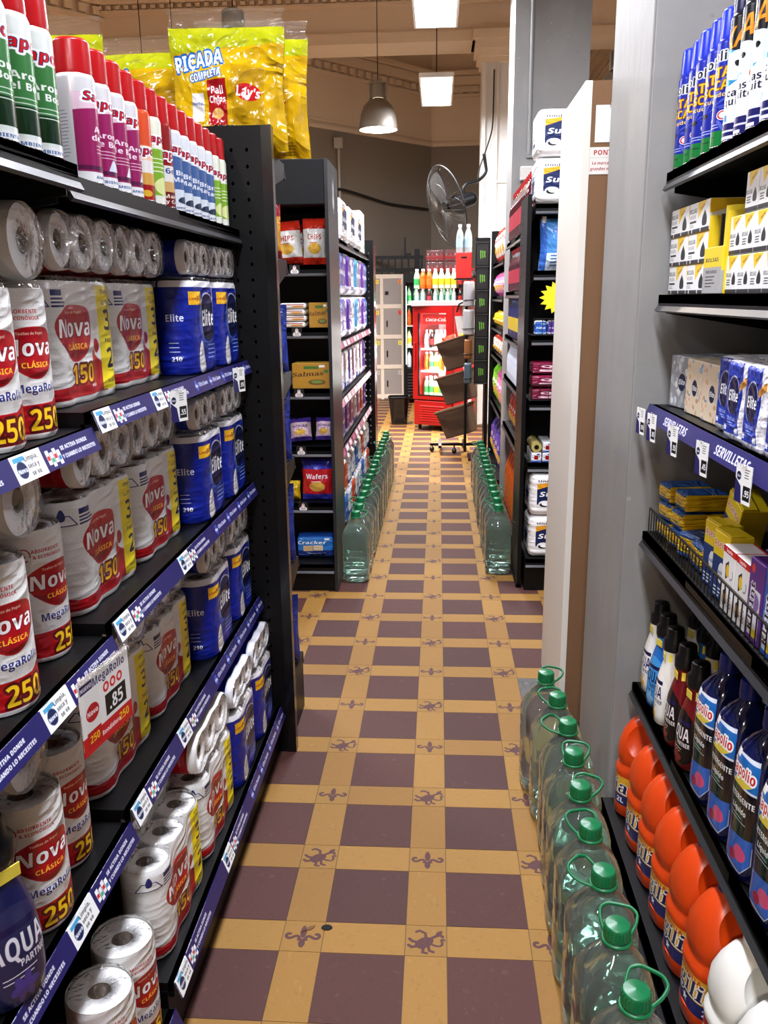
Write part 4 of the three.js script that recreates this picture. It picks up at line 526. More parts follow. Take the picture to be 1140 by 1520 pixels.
function waterJug(sw) {
  const g = group('water_jug'); g.scale.set(0.94, 1.12, 0.94);
  mesh('water_bottle', superBody(jugProf, 3.6, 1, 44), pet, g);
  mesh('cap', merge([lathe([[0.0245, 0.322], [0.0255, 0.324], [0.025, 0.344], [0.0225, 0.348], [0, 0.3485]], 28), ...Array.from({ length: 20 }, (_, i) => box(0.002, 0.018, 0.002).translate(0.0255, 0.334, 0).rotateY((i / 20) * Math.PI * 2))]), M.capGreen, g);
  mesh('neck_ring', new THREE.TorusGeometry(0.027, 0.0035, 7, 28).rotateX(RL).translate(0, 0.318, 0), M.capGreen, g);
  mesh('carry_handle', tube([[-0.024, 0.317, 0.012], [-0.034, 0.322, 0.04], [-0.036, 0.33, 0.062], [-0.02, 0.334, 0.074], [0.02, 0.334, 0.074], [0.036, 0.33, 0.062], [0.034, 0.322, 0.04], [0.024, 0.317, 0.012]], 0.0035, 30, 6), M.capGreen, g).rotation.y = sw;
  return g;
}
const jug = (k, x, z, turn, label, grp) => put(copyOf('jug' + k, () => waterJug([2.6, 3.4, -2.2, 2.9][k])), label, 'water jug', [x, 0.001, z], turn, grp);
[[0.408, -0.735, 3.0], [0.422, -0.585, 2.8], [0.429, -0.43, 2.5], [0.421, -0.275, 2.5], [0.413, -0.124, 2.7], [0.41, 0.028, 2.4], [0.41, 0.179, 2.2], [0.406, 0.33, 2.5], [0.406, 0.481, 2.2], [0.406, 0.632, 2.4], [0.406, 0.783, 2.4]].forEach(([x, z, t], i) => jug([0, 1, 2, 3][i % 4], x, z, (t - 2.6) * 0.15, i === 0 ? 'water jug at the end of the row by the white board' : i === 1 ? 'water jug second from the white board' : i === 2 ? 'water jug third from the white board, beside the pillar' : 'clear water jug with green cap in the row before the orange jugs', 'water jugs beside the right shelf'));
for (let i = 0; i < 18; i++) jug(i % 4, -0.368 + 0.003 * Math.sin(i * 2.1), -2.7 - i * 0.162, rr(-0.06, 0.06), i ? 'clear water jug with green cap in the row along the diaper shelf' : 'first water jug of the left row, right beside the snack display', 'water jugs in the left row');
for (let i = 0; i < 14; i++) jug((i + 1) % 4, 0.411 + 0.003 * Math.sin(i * 1.7), -2.86 - i * 0.162, rr(-0.06, 0.06), i ? 'clear water jug with green cap in the row before the far pillar' : 'first water jug of the far right row, beside the end cap', 'water jugs in the far right row');

// ---------------------------------------------------------------- near left end cap: snack bags seen past the frame
const FACE_AWAY = Math.PI;
put(bay('shelf_bay', { L: 0.84, back: 1.96, base: [0.2, 0.3], lip: 0.04, levels: [[1.93, 0.31, null], [1.63, 0.29, null], [1.265, 0.29, null], [0.965, 0.29, null], [0.6, 0.29, null], [0.21, 0.31, null]] }), 'black end cap shelf behind the perforated frame', 'shelf unit', [-0.85, 0, -0.95], FACE_AWAY);
const bagArt = sheet(512, 512, (x, w, h) => {
  rect(x, '#cda208', 0, 0, w, h); poly(x, '#b0b414', [[0, 0], [w, 0], [w, 70], [0, 110]]); rect(x, '#d4ac10', 0, 120, w, 40); x.save(); x.scale(1, 1.22); x.translate(0, 4);
  txt(x, 'PICADA', 130, 110, 74, '#fff', { stroke: '#1d62b4', lw: 14, rot: -0.12, sx: 0.85 }); txt(x, 'COMPLETA', 160, 162, 34, '#fff', { stroke: '#1d62b4', lw: 8, rot: -0.12, sx: 0.85 });
  rect(x, '#e4e0da', 92, 220, 56, 96); txt(x, 'Nuchips', 120, 254, 14, '#223a8a'); poly(x, '#a3161c', [[166, 180], [258, 178], [254, 330], [170, 330]]); txt(x, 'Pall', 212, 212, 34, '#fff'); txt(x, 'Chips', 212, 242, 30, '#fff'); oval(x, '#d8a860', 212, 290, 26, 18);
  poly(x, '#b88f10', [[284, 130], [430, 136], [420, 356], [276, 344]]); oval(x, '#b3181e', 356, 222, 56, 30, 0.1); txt(x, "Lay's", 356, 222, 46, '#fff', { rot: 0.1, skew: -0.15 }); for (let i = 0; i < 4; i++) { rect(x, '#15151a', 190 + i * 26, 330, 22, 14); }
  for (const a of [110, 240, 370]) { lines(x, '#8a6a10', a, 362, 84, 5, 10, 4); } x.restore();
});
const bagYellow = print(bagArt, 0.14, { bumpMap: crinkle, bumpScale: 0.014 });
const snackSack = (k) => copyOf('sack' + k, () => { const g = group('snack_variety_bag'); mesh('bag', pillow(0.34, 0.34, 0.1, k * 2.3 + 1, 0.03, 1.6, 24, 26), bagYellow, g); const fl = pillow(0.345, 0.055, 0.004, k + 4, 0.02, 2.5, 20, 6); mesh('clear_flap', fl.translate(0, 0.335, 0), M.film, g); return g; });
put(snackSack(0), 'large yellow snack bag with clear flap standing foremost on the end cap', 'snack bag', [-0.55, 1.9335, -1.03], 0.05); put(snackSack(1), 'large yellow snack bag half hidden behind the foremost one', 'snack bag', [-0.5, 1.9335, -1.15], 0.1); put(snackSack(2), 'large yellow snack bag behind the magenta and red cans', 'snack bag', [-0.86, 1.9335, -1.16], -0.06).scale.y = 0.92; put(snackSack(1), 'large yellow snack bag peeking over the green cans', 'snack bag', [-1.09, 1.9335, -1.02], 0.06).scale.y = 0.98;
const foil = (bg, top, word, ink) => print(sheet(128, 192, (x, w, h) => { rect(x, bg, 0, 0, w, h); rect(x, top, 0, 0, w, 44); rect(x, top, 0, 164, w, 28); txt(x, word, 64, 78, 30, ink, { sx: 0.9 }); oval(x, '#e0b04a', 64, 126, 34, 24); lines(x, ink, 40, 100, 50, 1, 8, 3); }), 0.2, { bumpMap: crinkle, bumpScale: 0.004 });
const foils = { gold: foil('#c98a20', '#8e1220', 'OROS', '#3a1408'), blue: foil('#1a2f8c', '#142470', 'Fideo', '#e8ecff'), chips: foil('#e8e6e0', '#d0301c', 'CHIPS', '#b03020'), purple: foil('#d9b9c8', '#46308a', 'DONAS', '#38206a'), wafer: foil('#c8202a', '#3a3ab0', 'Wafers', '#f4f4fa'), yellow: foil('#e6c01a', '#e6c01a', 'Maní', '#5a2a08'), pink: foil('#d884b0', '#b84a90', 'Suave', '#fff'), lime: foil('#7fc02a', '#5aa01a', 'Limón', '#fff'), orange: foil('#d8481a', '#b83010', 'Salsa', '#ffe'), violet: foil('#5a3a98', '#3a2a78', 'Floral', '#e6dcff') };
const pouch = (k, w, h, d, lie) => copyOf('pouch' + k + w + h, () => { const g = group('pouch'); mesh('pouch_bag', pillow(w, h, d, w * 50 + h * 30, 0.06, 1.2, 10, 12), foils[k], g); return g; });
function bagAt(kind, name, w, h, d, pos, rot, label, cat = 'bag', grp) { const o = pouch(kind, w, h, d); o.name = name; return put(o, label, cat, pos, rot, grp); }
bagAt('gold', 'snack_bag', 0.12, 0.17, 0.07, [-0.49, 1.6315, -1.16], 0.6, 'gold and dark red snack bag on the end cap shelf'); bagAt('gold', 'snack_bag', 0.11, 0.13, 0.05, [-0.47, 1.6315, -1.07], 1.2, 'smaller gold snack bag beside the dark red one');
for (const [y, h, w] of [[1.2665, 0.22, 'second'], [0.9665, 0.24, 'middle'], [0.6015, 0.28, 'fourth'], [0.2115, 0.26, 'lowest']]) { bagAt('blue', 'pasta_bag', 0.14, h, 0.07, [-0.495, y, -1.15], 0.35, 'shiny blue pasta bag on the ' + w + ' end cap shelf', 'bag', 'blue pasta bags'); bagAt('blue', 'pasta_bag', 0.14, h * 0.9, 0.07, [-0.55, y, -1.05], 0.2, 'blue pasta bag tucked behind on the ' + w + ' end cap shelf', 'bag', 'blue pasta bags'); }

// ---------------------------------------------------------------- far left end cap with a header
{
  const g = bay('shelf_bay', { L: 0.84, back: 2.1, base: [0.15, 0.4], lip: 0.045, levels: [[1.66, 0.36, null], [1.362, 0.36, null], [1.062, 0.36, null], [0.768, 0.36, null], [0.472, 0.36, null], [0.152, 0.4, null]], backMat: std(0x17171b, 0.5) });
  mesh('header_box', rbox(0.84, 0.2, 0.395, 0.004, 0, 2.035, 0.2), M.darkgrey, g);
  const side = std(0x35363a, 0.35, { metalness: 0.6 }); mesh('side_panel', span(0.421, 0.437, 0, 2.136, 0, 0.4), side, g); mesh('side_panel', span(-0.437, -0.421, 0, 2.136, 0, 0.4), side, g);
  const em = print(sheet(128, 128, (x, w, h) => { rect(x, '#0c0c0d', 0, 0, w, h); blob(x, '#e6dcd8', [[64, 6], [86, 24], [80, 50], [112, 66], [118, 100], [64, 122], [10, 100], [16, 66], [48, 50], [42, 24]]); oval(x, '#c88a80', 64, 26, 12, 12); for (const y of [70, 84, 98]) rect(x, '#5a4a48', 32, y, 64, 5); oval(x, '#3a3030', 48, 58, 6, 6); oval(x, '#3a3030', 80, 58, 6, 6); }), 0.5);
  for (const y of [1.66, 1.362, 1.062, 0.768, 0.472]) mesh('emblem', box(0.05, 0.05, 0.002, 0.26, y - 0.022, 0.3622), em, g);
  const crest = print(sheet(64, 256, (x, w, h) => { rect(x, '#4a4b50', 0, 0, w, h); blob(x, '#c9cacc', [[32, 10], [50, 60], [40, 110], [56, 170], [32, 246], [8, 170], [24, 110], [14, 60]]); }), 0.3); mesh('crest_sticker', box(0.0012, 0.16, 0.07, 0.4378, 1.99, 0.2), crest, g);
  put(g, 'black snack display with a plain header and emblem marked shelf edges', 'shelf unit', [-0.885, 0, -2.9]);
}
bagAt('chips', 'chips_bag', 0.15, 0.2, 0.09, [-0.668, 1.67, -2.63], [0, 0.05, 0.08], 'white chips bag with a red and yellow top on the snack display', 'bag', 'chips bags'); bagAt('chips', 'chips_bag', 0.13, 0.2, 0.08, [-0.59, 1.664, -2.75], 0.1, 'chips bag hidden behind the white ones', 'bag', 'chips bags');
bagAt('chips', 'chips_bag', 0.12, 0.215, 0.08, [-0.531, 1.6665, -2.62], 0, 'white chips bag leaning against the display side', 'bag', 'chips bags'); bagAt('chips', 'chips_bag', 0.15, 0.2, 0.09, [-0.83, 1.664, -2.65], 0.1, 'white chips bag deeper along the snack shelf', 'bag', 'chips bags');
const toastArt = print(sheet(128, 64, (x) => { rect(x, '#dcd6cc', 0, 0, 128, 64); rect(x, '#7a2a2a', 0, 6, 60, 14); oval(x, '#d0883a', 44, 40, 16, 12); rect(x, '#d6d2ca', 64, 0, 64, 64); }), 0.3);
for (let i = 0; i < 4; i++) for (const z of [-2.62]) put(copyOf('toast', () => boxed('cracker_sleeve', 'wrapped_sleeve', 0.13, 0.029, 0.16, toastArt, 0.012)), 'white cracker sleeve in a flat stack on the snack display', 'crackers', [-0.645, 1.3635 + i * 0.0302, z], i % 2 ? 0.05 : -0.04, 'stacked cracker sleeves');
const kraftArt = print(sheet(256, 128, (x) => { rect(x, '#b07f24', 0, 0, 256, 128); rect(x, '#3d6e2a', 40, 14, 50, 14); txt(x, 'Salmas', 54, 54, 30, '#3a1c0c', { font: 'serif', skew: -0.2, rot: -0.08 }); oval(x, '#6a4a1a', 84, 96, 30, 14); oval(x, '#6f8a3a', 84, 94, 20, 8); rect(x, '#f2efe6', 92, 8, 20, 12); oval(x, '#4a7a30', 116, 40, 9, 9); rect(x, '#d8a83a', 128, 0, 128, 128); }), 0.5);
put(copyOf('kraftS', () => boxed('cracker_box', 'carton', 0.1, 0.12, 0.12, kraftArt)), 'small brown cracker box next to the white sleeves', 'box', [-0.515, 1.3635, -2.62], 0); put(copyOf('kraftW', () => boxed('cracker_box', 'carton', 0.19, 0.125, 0.14, kraftArt)), 'wide brown cracker box on the middle snack shelf', 'box', [-0.565, 1.0635, -2.63], 0);
[[-0.605, 0.11], [-0.478, 0.09], [-0.675, 0.07]].forEach(([x, w], i) => bagAt('purple', 'pastry_bag', w, 0.12, 0.07, [x - 0.01 * i - (i === 1 ? 0.03 : 0.025), 0.79, -2.6 - i * 0.035], [-0.35, 0, 0.1 - i * 0.1], 'small purple and pink pastry bag lying on the snack display', 'bag', 'pastry bags'));
bagAt('wafer', 'wafer_bag', 0.165, 0.215, 0.08, [-0.556, 0.4765, -2.62], 0, 'upright red bag with a violet top on the snack display', 'bag'); bagAt('yellow', 'peanut_bag', 0.08, 0.1, 0.05, [-0.69, 0.4755, -2.62], 0, 'small yellow bag beside the red and violet one', 'bag');
{ const a = print(sheet(256, 128, (x) => { rect(x, '#2a78c8', 0, 0, 256, 128); rect(x, '#16306e', 0, 84, 128, 44); txt(x, 'Cracker', 50, 34, 28, '#fff', { skew: -0.1 }); rect(x, '#e6c08a', 20, 54, 34, 34); rect(x, '#edd2a8', 56, 52, 34, 34); rect(x, '#f2f2f2', 96, 8, 18, 12); for (let i = 0; i < 3; i++) oval(x, '#101014', 50 + i * 20, 112, 9, 8); rect(x, '#1c4a98', 128, 0, 128, 128); }), 0.22, wrapO); put(copyOf('crk', () => boxed('cracker_pack', 'wrapped_pack', 0.2, 0.12, 0.11, a, 0.02)), 'fat blue cracker pack on the floor level snack shelf', 'crackers', [-0.58, 0.1535, -2.66], 0.05); }

// ---------------------------------------------------------------- long left shelf: diapers, tissue packs
const pinkStrip = print(sheet(512, 32, (x, w, h) => { rect(x, '#7a3a52', 0, 0, w, h); for (let i = 0; i < 12; i++) { rect(x, ['#e8d8dc', '#c86a8a', '#f2eef0'][i % 3], 8 + i * 42, 4, 26, 24); } }), 0.35);
const farL = bay('shelf_bay', { L: 2.46, back: 1.9, base: [0.1, 0.46], levels: [[1.83, 0.44, null], [1.255, 0.44, pinkStrip], [0.92, 0.44, pinkStrip], [0.625, 0.44, pinkStrip], [0.1, 0.44, null]] });
mesh('end_frame', holed(0.5, 1.95, 0.03, [0.14, 0.175, 0.21], 0.3, 1.9, 0.05, 0.006).translate(0.23, 0, 0).rotateY(-RL).translate(1.262, 0, 0), M.black, farL);
put(farL, 'long black shelf of diapers and tissue packs along the middle aisle', 'shelf unit', [-0.935, 0, -4.16], RL);
{ const g = group('display_end_panel'); mesh('panel', rbox(0.03, 1.95, 0.42, 0.004, 0, 0.975, 0), std(0x6a3438, 0.2, { metalness: 0.4 }), g); mesh('panel_edge', rbox(0.034, 1.95, 0.02, 0.003, 0, 0.975, 0.22), M.steel, g); put(g, 'glossy reddish end panel beyond the diaper shelf', 'panel', [-0.5, 0.001, -5.85]); }
const softPack = (bg, fg, word, ink = '#fff') => print(sheet(128, 128, (x) => { rect(x, bg, 0, 0, 128, 128); rect(x, fg, 0, 104, 64, 24); oval(x, fg, 44, 24, 13, 10); txt(x, word, 32, 62, 22, ink, { sx: 0.85 }); rect(x, '#dfe2e8', 64, 0, 64, 128); rect(x, bg, 64, 30, 32, 70); rect(x, '#e8e8ea', 96, 0, 32, 128); }), 0.25, wrapO);
const packs = { sky: softPack('#2460b8', '#8fb4e6', 'Pañal'), plum: softPack('#5a3aa0', '#d8cdf0', 'Huggi'), aqua: softPack('#4a9ac8', '#e8f2f8', 'Baby'), mauve: softPack('#8a5a86', '#ecd8e6', 'Bebé'), coral: softPack('#d0481c', '#f2b896', 'Cuida'), snow: softPack('#e6e6e8', '#3a5ab0', 'Suave', '#20386a') };
const softAt = (k, w, h, d, pos, rot, label, grp) => put(copyOf('sp' + k + w + h + d, () => { const g = group('soft_pack'); mesh('film_pack', printed(new RoundedBoxGeometry(w, h, d, 3, Math.min(w, h, d) * 0.2), [SD, SD, TP, TP, FR, FR]).translate(0, h / 2, 0), packs[k], g); mesh('top_gather', rbox(w * 0.7, 0.006, d * 0.25, 0.002, 0, h + 0.001, 0), M.film, g); return g; }), label, 'soft pack', pos, rot, grp);
for (let r = 0; r < 2; r++) ['sky', 'sky', 'plum', 'plum', 'snow', 'aqua', 'mauve', 'plum', 'sky'].forEach((k, i) => softAt(k, 0.24, 0.255, 0.24, [-0.62 + 0.01 * (i % 2), 1.2565 + r * 0.264, -3.06 - i * 0.262], RL, { sky: 'blue', plum: 'purple', snow: 'white', aqua: 'pale blue', mauve: 'mauve' }[k] + ' diaper pack in the ' + (r ? 'upper' : 'lower') + ' layer of the long shelf', 'diaper packs'));
['coral', 'sky', 'plum', 'snow', 'plum', 'mauve', 'snow', 'mauve', 'plum'].forEach((k, i) => { softAt(k, 0.2, 0.26, 0.16, [-0.6, 0.9215, -3.06 - i * 0.262], RL, { coral: 'orange', sky: 'blue', plum: 'purple', snow: 'white', mauve: 'mauve' }[k] + ' soft pack on the middle level of the diaper shelf', 'wipes packs'); });
['coral', 'coral', 'sky', 'plum', 'mauve', 'snow', 'mauve', 'coral', 'plum'].forEach((k, i) => softAt(k, 0.2, 0.235, 0.16, [-0.6, 0.6265, -3.06 - i * 0.262], RL, { coral: 'orange', sky: 'blue', plum: 'purple', snow: 'white', mauve: 'mauve' }[k] + ' soft pack on the level above the white tissue stacks', 'wipes packs'));
for (let i = 0; i < 10; i++) for (let r = 0; r < 2; r++) softAt(['snow', 'snow', 'sky', 'snow', 'coral'][(i + r * 2) % 5], 0.19, 0.2, 0.2, [-0.6, 0.1015 + r * 0.209, -3.03 - i * 0.24], RL, 'tissue pack stacked ' + (r ? 'on another' : 'at floor level') + ' behind the left row of water jugs', 'floor level tissue packs');
const tissueBig = print(sheet(256, 256, (x) => { rect(x, '#eceae8', 0, 0, 256, 256); poly(x, '#1a2650', [[14, 90], [50, 56], [118, 60], [122, 180], [14, 190]]); poly(x, '#e8a22a', [[14, 56], [50, 44], [60, 56], [14, 92]]); txt(x, 'Sublime', 20, 122, 44, '#fff', { sx: 0.62, skew: -0.1, align: 'left' }); txt(x, 'Unid 12', 44, 36, 20, '#22222c', { sx: 0.8 }); oval(x, '#f2f2f2', 34, 186, 16, 22); oval(x, '#1c1c24', 32, 192, 11, 15); oval(x, '#f2f2f2', 36, 184, 11, 15); rect(x, '#e6e4e2', 128, 0, 64, 256); rect(x, '#8a98b8', 140, 90, 30, 110); poly(x, '#1a2650', [[140, 120], [180, 120], [160, 210]]); rect(x, '#f0efee', 192, 0, 64, 256); }), 0.25, wrapO);
const tissuePack = (w, h, d) => copyOf('tp' + w + h, () => { const g = group('toilet_paper_pack'); mesh('film_pack', printed(new RoundedBoxGeometry(w, h, d, 4, 0.03), [SD, SD, TP, TP, FR, FR]).translate(0, h / 2, 0), tissueBig, g); mesh('top_seam', rbox(w * 0.8, 0.008, 0.02, 0.003, 0, h, 0), M.film, g); return g; });
[-3.12, -3.6, -4.1, -4.6].forEach((z) => put(tissuePack(0.3, 0.24, 0.26), 'white and navy tissue pack on top of the diaper shelf', 'toilet paper', [-0.62, 1.8315, z], RL, 'tissue packs on the long shelf'));
{ const g = boxed('carton_box', 'carton', 0.34, 0.3, 0.24, print(sheet(64, 64, (x) => { rect(x, '#e2e0dc', 0, 0, 64, 64); rect(x, '#6ab08a', 20, 50, 10, 6); lines(x, '#aaa', 4, 10, 20, 3, 8, 3); }), 0.6), 0.004); mesh('tape', box(0.05, 0.001, 0.24, 0, 0.3006, 0), M.film, g); put(g, 'plain white carton at the end of the diaper shelf top', 'box', [-0.63, 1.8315, -5.05], RL); }

// ---------------------------------------------------------------- board unit behind the pillar
{
  const g = group('panel_cabinet'); mesh('side_board', rbox(0.022, 2.13, 0.5, 0.002, 0.523, 1.065, -1.39), std(0xe4ded2, 0.55), g); mesh('back_board', span(0.535, 1.15, 0, 2.13, -1.16, -1.144), M.mdf, g); mesh('side_board', rbox(0.022, 2.13, 0.6, 0.002, 1.16, 1.065, -1.34), M.offwhite, g); mesh('top_board', span(0.535, 1.148, 2.1, 2.12, -1.63, -1.165), M.offwhite, g);
  put(g, 'tall cabinet with a white side and bare brown back board', 'cabinet', [0, 0.001, 0]);
  const s = group('brand_sticker'); mesh('sticker', box(0.15, 0.078, 0.001), print(sheet(256, 132, (x, w, h) => { rect(x, '#e4e0d8', 0, 0, w, h); txt(x, 'PONTE', 78, 26, 34, '#b01c22', { sx: 1.05 }); rect(x, '#b8b2a8', 0, 50, w, 2); txt(x, 'La marca de', 74, 76, 20, '#a02a2a', { skew: -0.2 }); txt(x, 'grandes mesas', 80, 104, 20, '#a02a2a', { skew: -0.2 }); }), 0.5), s); mesh('backing', box(0.15, 0.078, 0.0004, 0, 0, -0.0008), M.offwhite, s); put(s, 'white sticker with red PONT lettering on the brown board', 'sticker', [0.608, 1.905, -1.1425]);
  const p = group('paper_sheet'); mesh('paper', box(0.12, 0.105, 0.0012), M.white, p); mesh('adhesive_tape', box(0.04, 0.014, 0.0006, 0, 0.05, 0.001), M.film, p); put(p, 'blank white sheet above the lettered sticker', 'paper', [0.607, 2.01, -1.1425]);
}
// ---------------------------------------------------------------- far right end cap
put(bay('shelf_bay', { L: 0.76, back: 1.95, base: [0.175, 0.4], lip: 0.04, levels: [[1.925, 0.36, null], [1.622, 0.36, null], [1.313, 0.36, null], [0.993, 0.36, null], [0.678, 0.36, null], [0.178, 0.4, null]] }), 'black end cap shelf facing the cross aisle beside the brown board', 'shelf unit', [0.91, 0, -2.94]);
{ const f = group('shelf_upright'); mesh('post', holed(0.34, 1.97, 0.02, [0.05, 0.09], 0.3, 1.9, 0.05, 0.005).rotateY(RL), M.black, f); mesh('post_foot', box(0.03, 0.02, 0.34, 0.01, 0.01, 0), M.black, f); put(f, 'black perforated upright at the corner of the far right end cap', 'shelf upright', [0.495, 0.0005, -2.765]); }
for (const [y, w] of [[1.9265, 'upper pair, under another'], [2.1385, 'upper pair, on top of another']]) put(tissuePack(0.28, 0.205, 0.22), 'white and navy tissue pack of the ' + w, 'toilet paper', [0.668, y, -2.7], 0);
for (const [y, w] of [[0.1795, 'under another at floor level'], [0.4035, 'on top of another at floor level']]) put(tissuePack(0.28, 0.218, 0.22), 'white and navy tissue pack ' + w, 'toilet paper', [0.684, y, -2.68], 0.03);
{ const a = print(sheet(192, 256, (x, w, h) => { rect(x, '#4a90d8', 0, 0, w, h); blob(x, '#b06ac0', [[60, 20], [150, 30], [180, 110], [110, 150], [60, 110]]); blob(x, '#e6d2ea', [[90, 50], [140, 60], [130, 110], [90, 100]]); rect(x, '#cfe0f0', 0, 170, w, 86); lines(x, '#3a5a9a', 40, 180, 110, 4, 16, 6); rect(x, '#3a6ac0', 0, 0, 24, h); }), 0.22, wrapO); const g = group('refill_pouch'); mesh('pouch_bag', pillow(0.24, 0.24, 0.08, 5, 0.04, 0.8), a, g); mesh('spout', cyl(0.012, 0.012, 0.03, -0.1, 0.235, 0), M.whitecap, g); put(g, 'blue and violet detergent refill pouch with a white spout', 'pouch', [0.68, 1.6235, -2.66], 0.1); }
{ const s = new THREE.Shape(); for (let i = 0; i <= 32; i++) { const r = i & 1 ? 0.075 : 0.1, a = (i / 32) * Math.PI * 2; i ? s.lineTo(Math.cos(a) * r, Math.sin(a) * r * 0.8) : s.moveTo(r, 0); } const g = group('starburst_sign'); mesh('sign_card', new THREE.ExtrudeGeometry(s, { depth: 0.0015, bevelEnabled: false }).translate(0, 0.1, 0), std(0xf2d81a, 0.5), g); mesh('sign_clip', box(0.012, 0.03, 0.006, 0, 0.014, -0.004), M.black, g); put(g, 'yellow starburst price sign clipped above a wire basket', 'sign', [0.66, 1.395, -2.57]); }
for (let i = 0; i < 4; i++) softAt(i % 2 ? 'plum' : 'sky', 0.06, 0.07, 0.07, [0.575 + i * 0.064, 1.3145, -2.63], 0, 'small blue and violet pack under the starburst sign', 'small packs under the sign');
for (let i = 0; i < 2; i++) { const g = group('wire_basket_front'), L = 0.34, r = []; for (let k = 0; k <= 8; k++) r.push(cyl(0.002, 0.002, 0.08, -L / 2 + (k * L) / 8, 0.04, 0, 6)); mesh('wires', merge(r), M.wire, g); mesh('rim_wire', merge([box(L, 0.005, 0.005, 0, 0.08, 0), box(L, 0.005, 0.005, 0, 0.003, 0)]), M.wire, g); put(g, ['black wire front before the small blue packs', 'black wire front before the wine red packs'][i], 'wire basket', [0.71, [1.3145, 0.9945][i], -2.588], 0); }
const wine = print(sheet(64, 64, (x) => { rect(x, '#7a1438', 0, 0, 64, 64); rect(x, '#e0b8c8', 8, 40, 20, 14); txt(x, 'Q', 16, 22, 20, '#e8c8d4'); }), 0.2, wrapO); packs.wine = wine;
for (let r = 0; r < 3; r++) for (let i = 0; i < 2; i++) softAt('wine', 0.15, 0.058, 0.12, [0.615 + i * 0.155, 0.9945 + r * 0.066, -2.66], 0, 'wine red flat pack stacked in a wire basket', 'wine red packs');
for (let i = 0; i < 3; i++) { const g = group('foil_roll_box'); mesh('carton', printed(new RoundedBoxGeometry(0.05, 0.05, 0.22, 1, 0.002), [SD, SD, TP, TP, FR, FR]).translate(0, 0.025, 0), packs.snow, g); mesh('end_mark', box(0.02, 0.02, 0.001, 0, 0.025, 0.1105), M.red, g); put(g, 'white foil roll box with a red mark, end on', 'box', [0.575 + (i % 2) * 0.056 + (i === 2 ? 0.056 : 0), 0.6795 + (i === 2 ? 0.0515 : 0), -2.7], 0, 'foil roll boxes'); }
{ const g = group('foil_roll'); mesh('roll', cyl(0.026, 0.026, 0.22, 0, 0, 0, 22).rotateX(RL), std(0xc8b86a, 0.3, { metalness: 0.3 }), g); mesh('roll_core', cyl(0.012, 0.012, 0.222, 0, 0, 0, 16).rotateX(RL), M.black, g); put(g, 'yellow banded foil roll lying on a white box', 'foil roll', [0.575, 0.7578, -2.7]); }

// ---------------------------------------------------------------- far right shelf sides: bottles, orange goods, pink goods
put(bay('shelf_bay', { L: 1.3, back: 1.95, base: [0.1, 0.42], levels: [[1.84, 0.4, null], [1.53, 0.4, null], [1.25, 0.4, null], [0.98, 0.4, null], [0.65, 0.4, null], [0.1, 0.42, null]] }), 'black shelf of bottles between the end cap and far pillar', 'shelf unit', [0.93, 0, -3.62], -RL);
const smallBottle = [[0.025, 0, 2], [0.03, 0.006, 2], [0.03, 0.12, 2], [0.024, 0.15, 2], [0.012, 0.18, 2], [0.012, 0.195, 2]];
const bottleOf = (key, bodyMat, capMat, s = 1) => copyOf('sb' + key + s, () => { const g = group('small_bottle'); mesh('bottle', superBody(smallBottle.map(([r, y, e]) => [r * s, y * s, e]), 2, 1, 18), bodyMat, g); mesh('cap', cyl(0.014 * s, 0.014 * s, 0.022 * s, 0, 0.2 * s, 0, 14), capMat, g); mesh('label', lathe([[0.0305 * s, 0.04 * s], [0.0305 * s, 0.105 * s]], 18), labelMats[key] ?? M.white, g); return g; });
const labelMats = { cola: std(0x901818, 0.4), wineb: std(0xb02a3a, 0.4), navy: std(0xe0c030, 0.4), bluew: std(0xe8ecf4, 0.4), lemon: std(0xe8c020, 0.4), green: std(0x2a9a4a, 0.4), orangeb: std(0xd8681a, 0.4), clear: std(0x9ab4be, 0.4) };
const bodyMats = { cola: std(0x1c0806, 0.12), wineb: std(0x4a0a18, 0.15), navy: std(0x1a2056, 0.15), bluew: std(0xdfe6f0, 0.2), lemon: std(0xe6e2b0, 0.12), green: std(0x9fd0a8, 0.12), orangeb: std(0xd85a12, 0.2), clear: phy(0xeaf4f4, 0.05, { transmission: 0.7, thickness: 0 }) };
const rowR = (key, cap, y, s, z0, n, dz, x, label, grp) => { for (let i = 0; i < n; i++) put(bottleOf(key, bodyMats[key], cap, s), label, 'bottle', [x, y, z0 - i * dz], -RL, grp); };
rowR('wineb', M.redcap, 1.8415, 1.35, -3.03, 12, 0.09, 0.562, 'dark red bottle on the top level before the far pillar', 'dark red bottles'); rowR('wineb', M.redcap, 1.5315, 1.2, -3.03, 12, 0.09, 0.562, 'dark red bottle on the second level before the far pillar', 'dark red bottles');
rowR('navy', M.navycap, 1.2515, 1.2, -3.03, 12, 0.085, 0.562, 'navy bottle with a yellow label on the bottle shelf', 'navy bottles'); rowR('bluew', M.whitecap, 0.9815, 1.08, -3.03, 12, 0.09, 0.562, 'white bottle with a white cap on the bottle shelf', 'white bottles');
for (let i = 0; i < 9; i++) bagAt('orange', 'orange_pouch', 0.11, 0.24, 0.06, [0.585, 0.6515, -3.05 - i * 0.125], -RL, 'orange pouch on the level above the far orange bottles', 'pouch', 'orange pouches');
rowR('orangeb', M.redcap, 0.1015, 2.0, -3.06, 9, 0.128, 0.6, 'large orange bottle at floor level behind the far right jugs', 'far orange bottles');
put(bay('shelf_bay', { L: 1.2, back: 2.0, base: [0.1, 0.42], levels: [[1.77, 0.4, null], [1.5, 0.4, null], [1.26, 0.4, null], [1.03, 0.4, null], [0.62, 0.4, null], [0.1, 0.42, null]] }), 'black shelf of bread and pink goods behind the far pillar', 'shelf unit', [0.95, 0, -5.42], -RL);
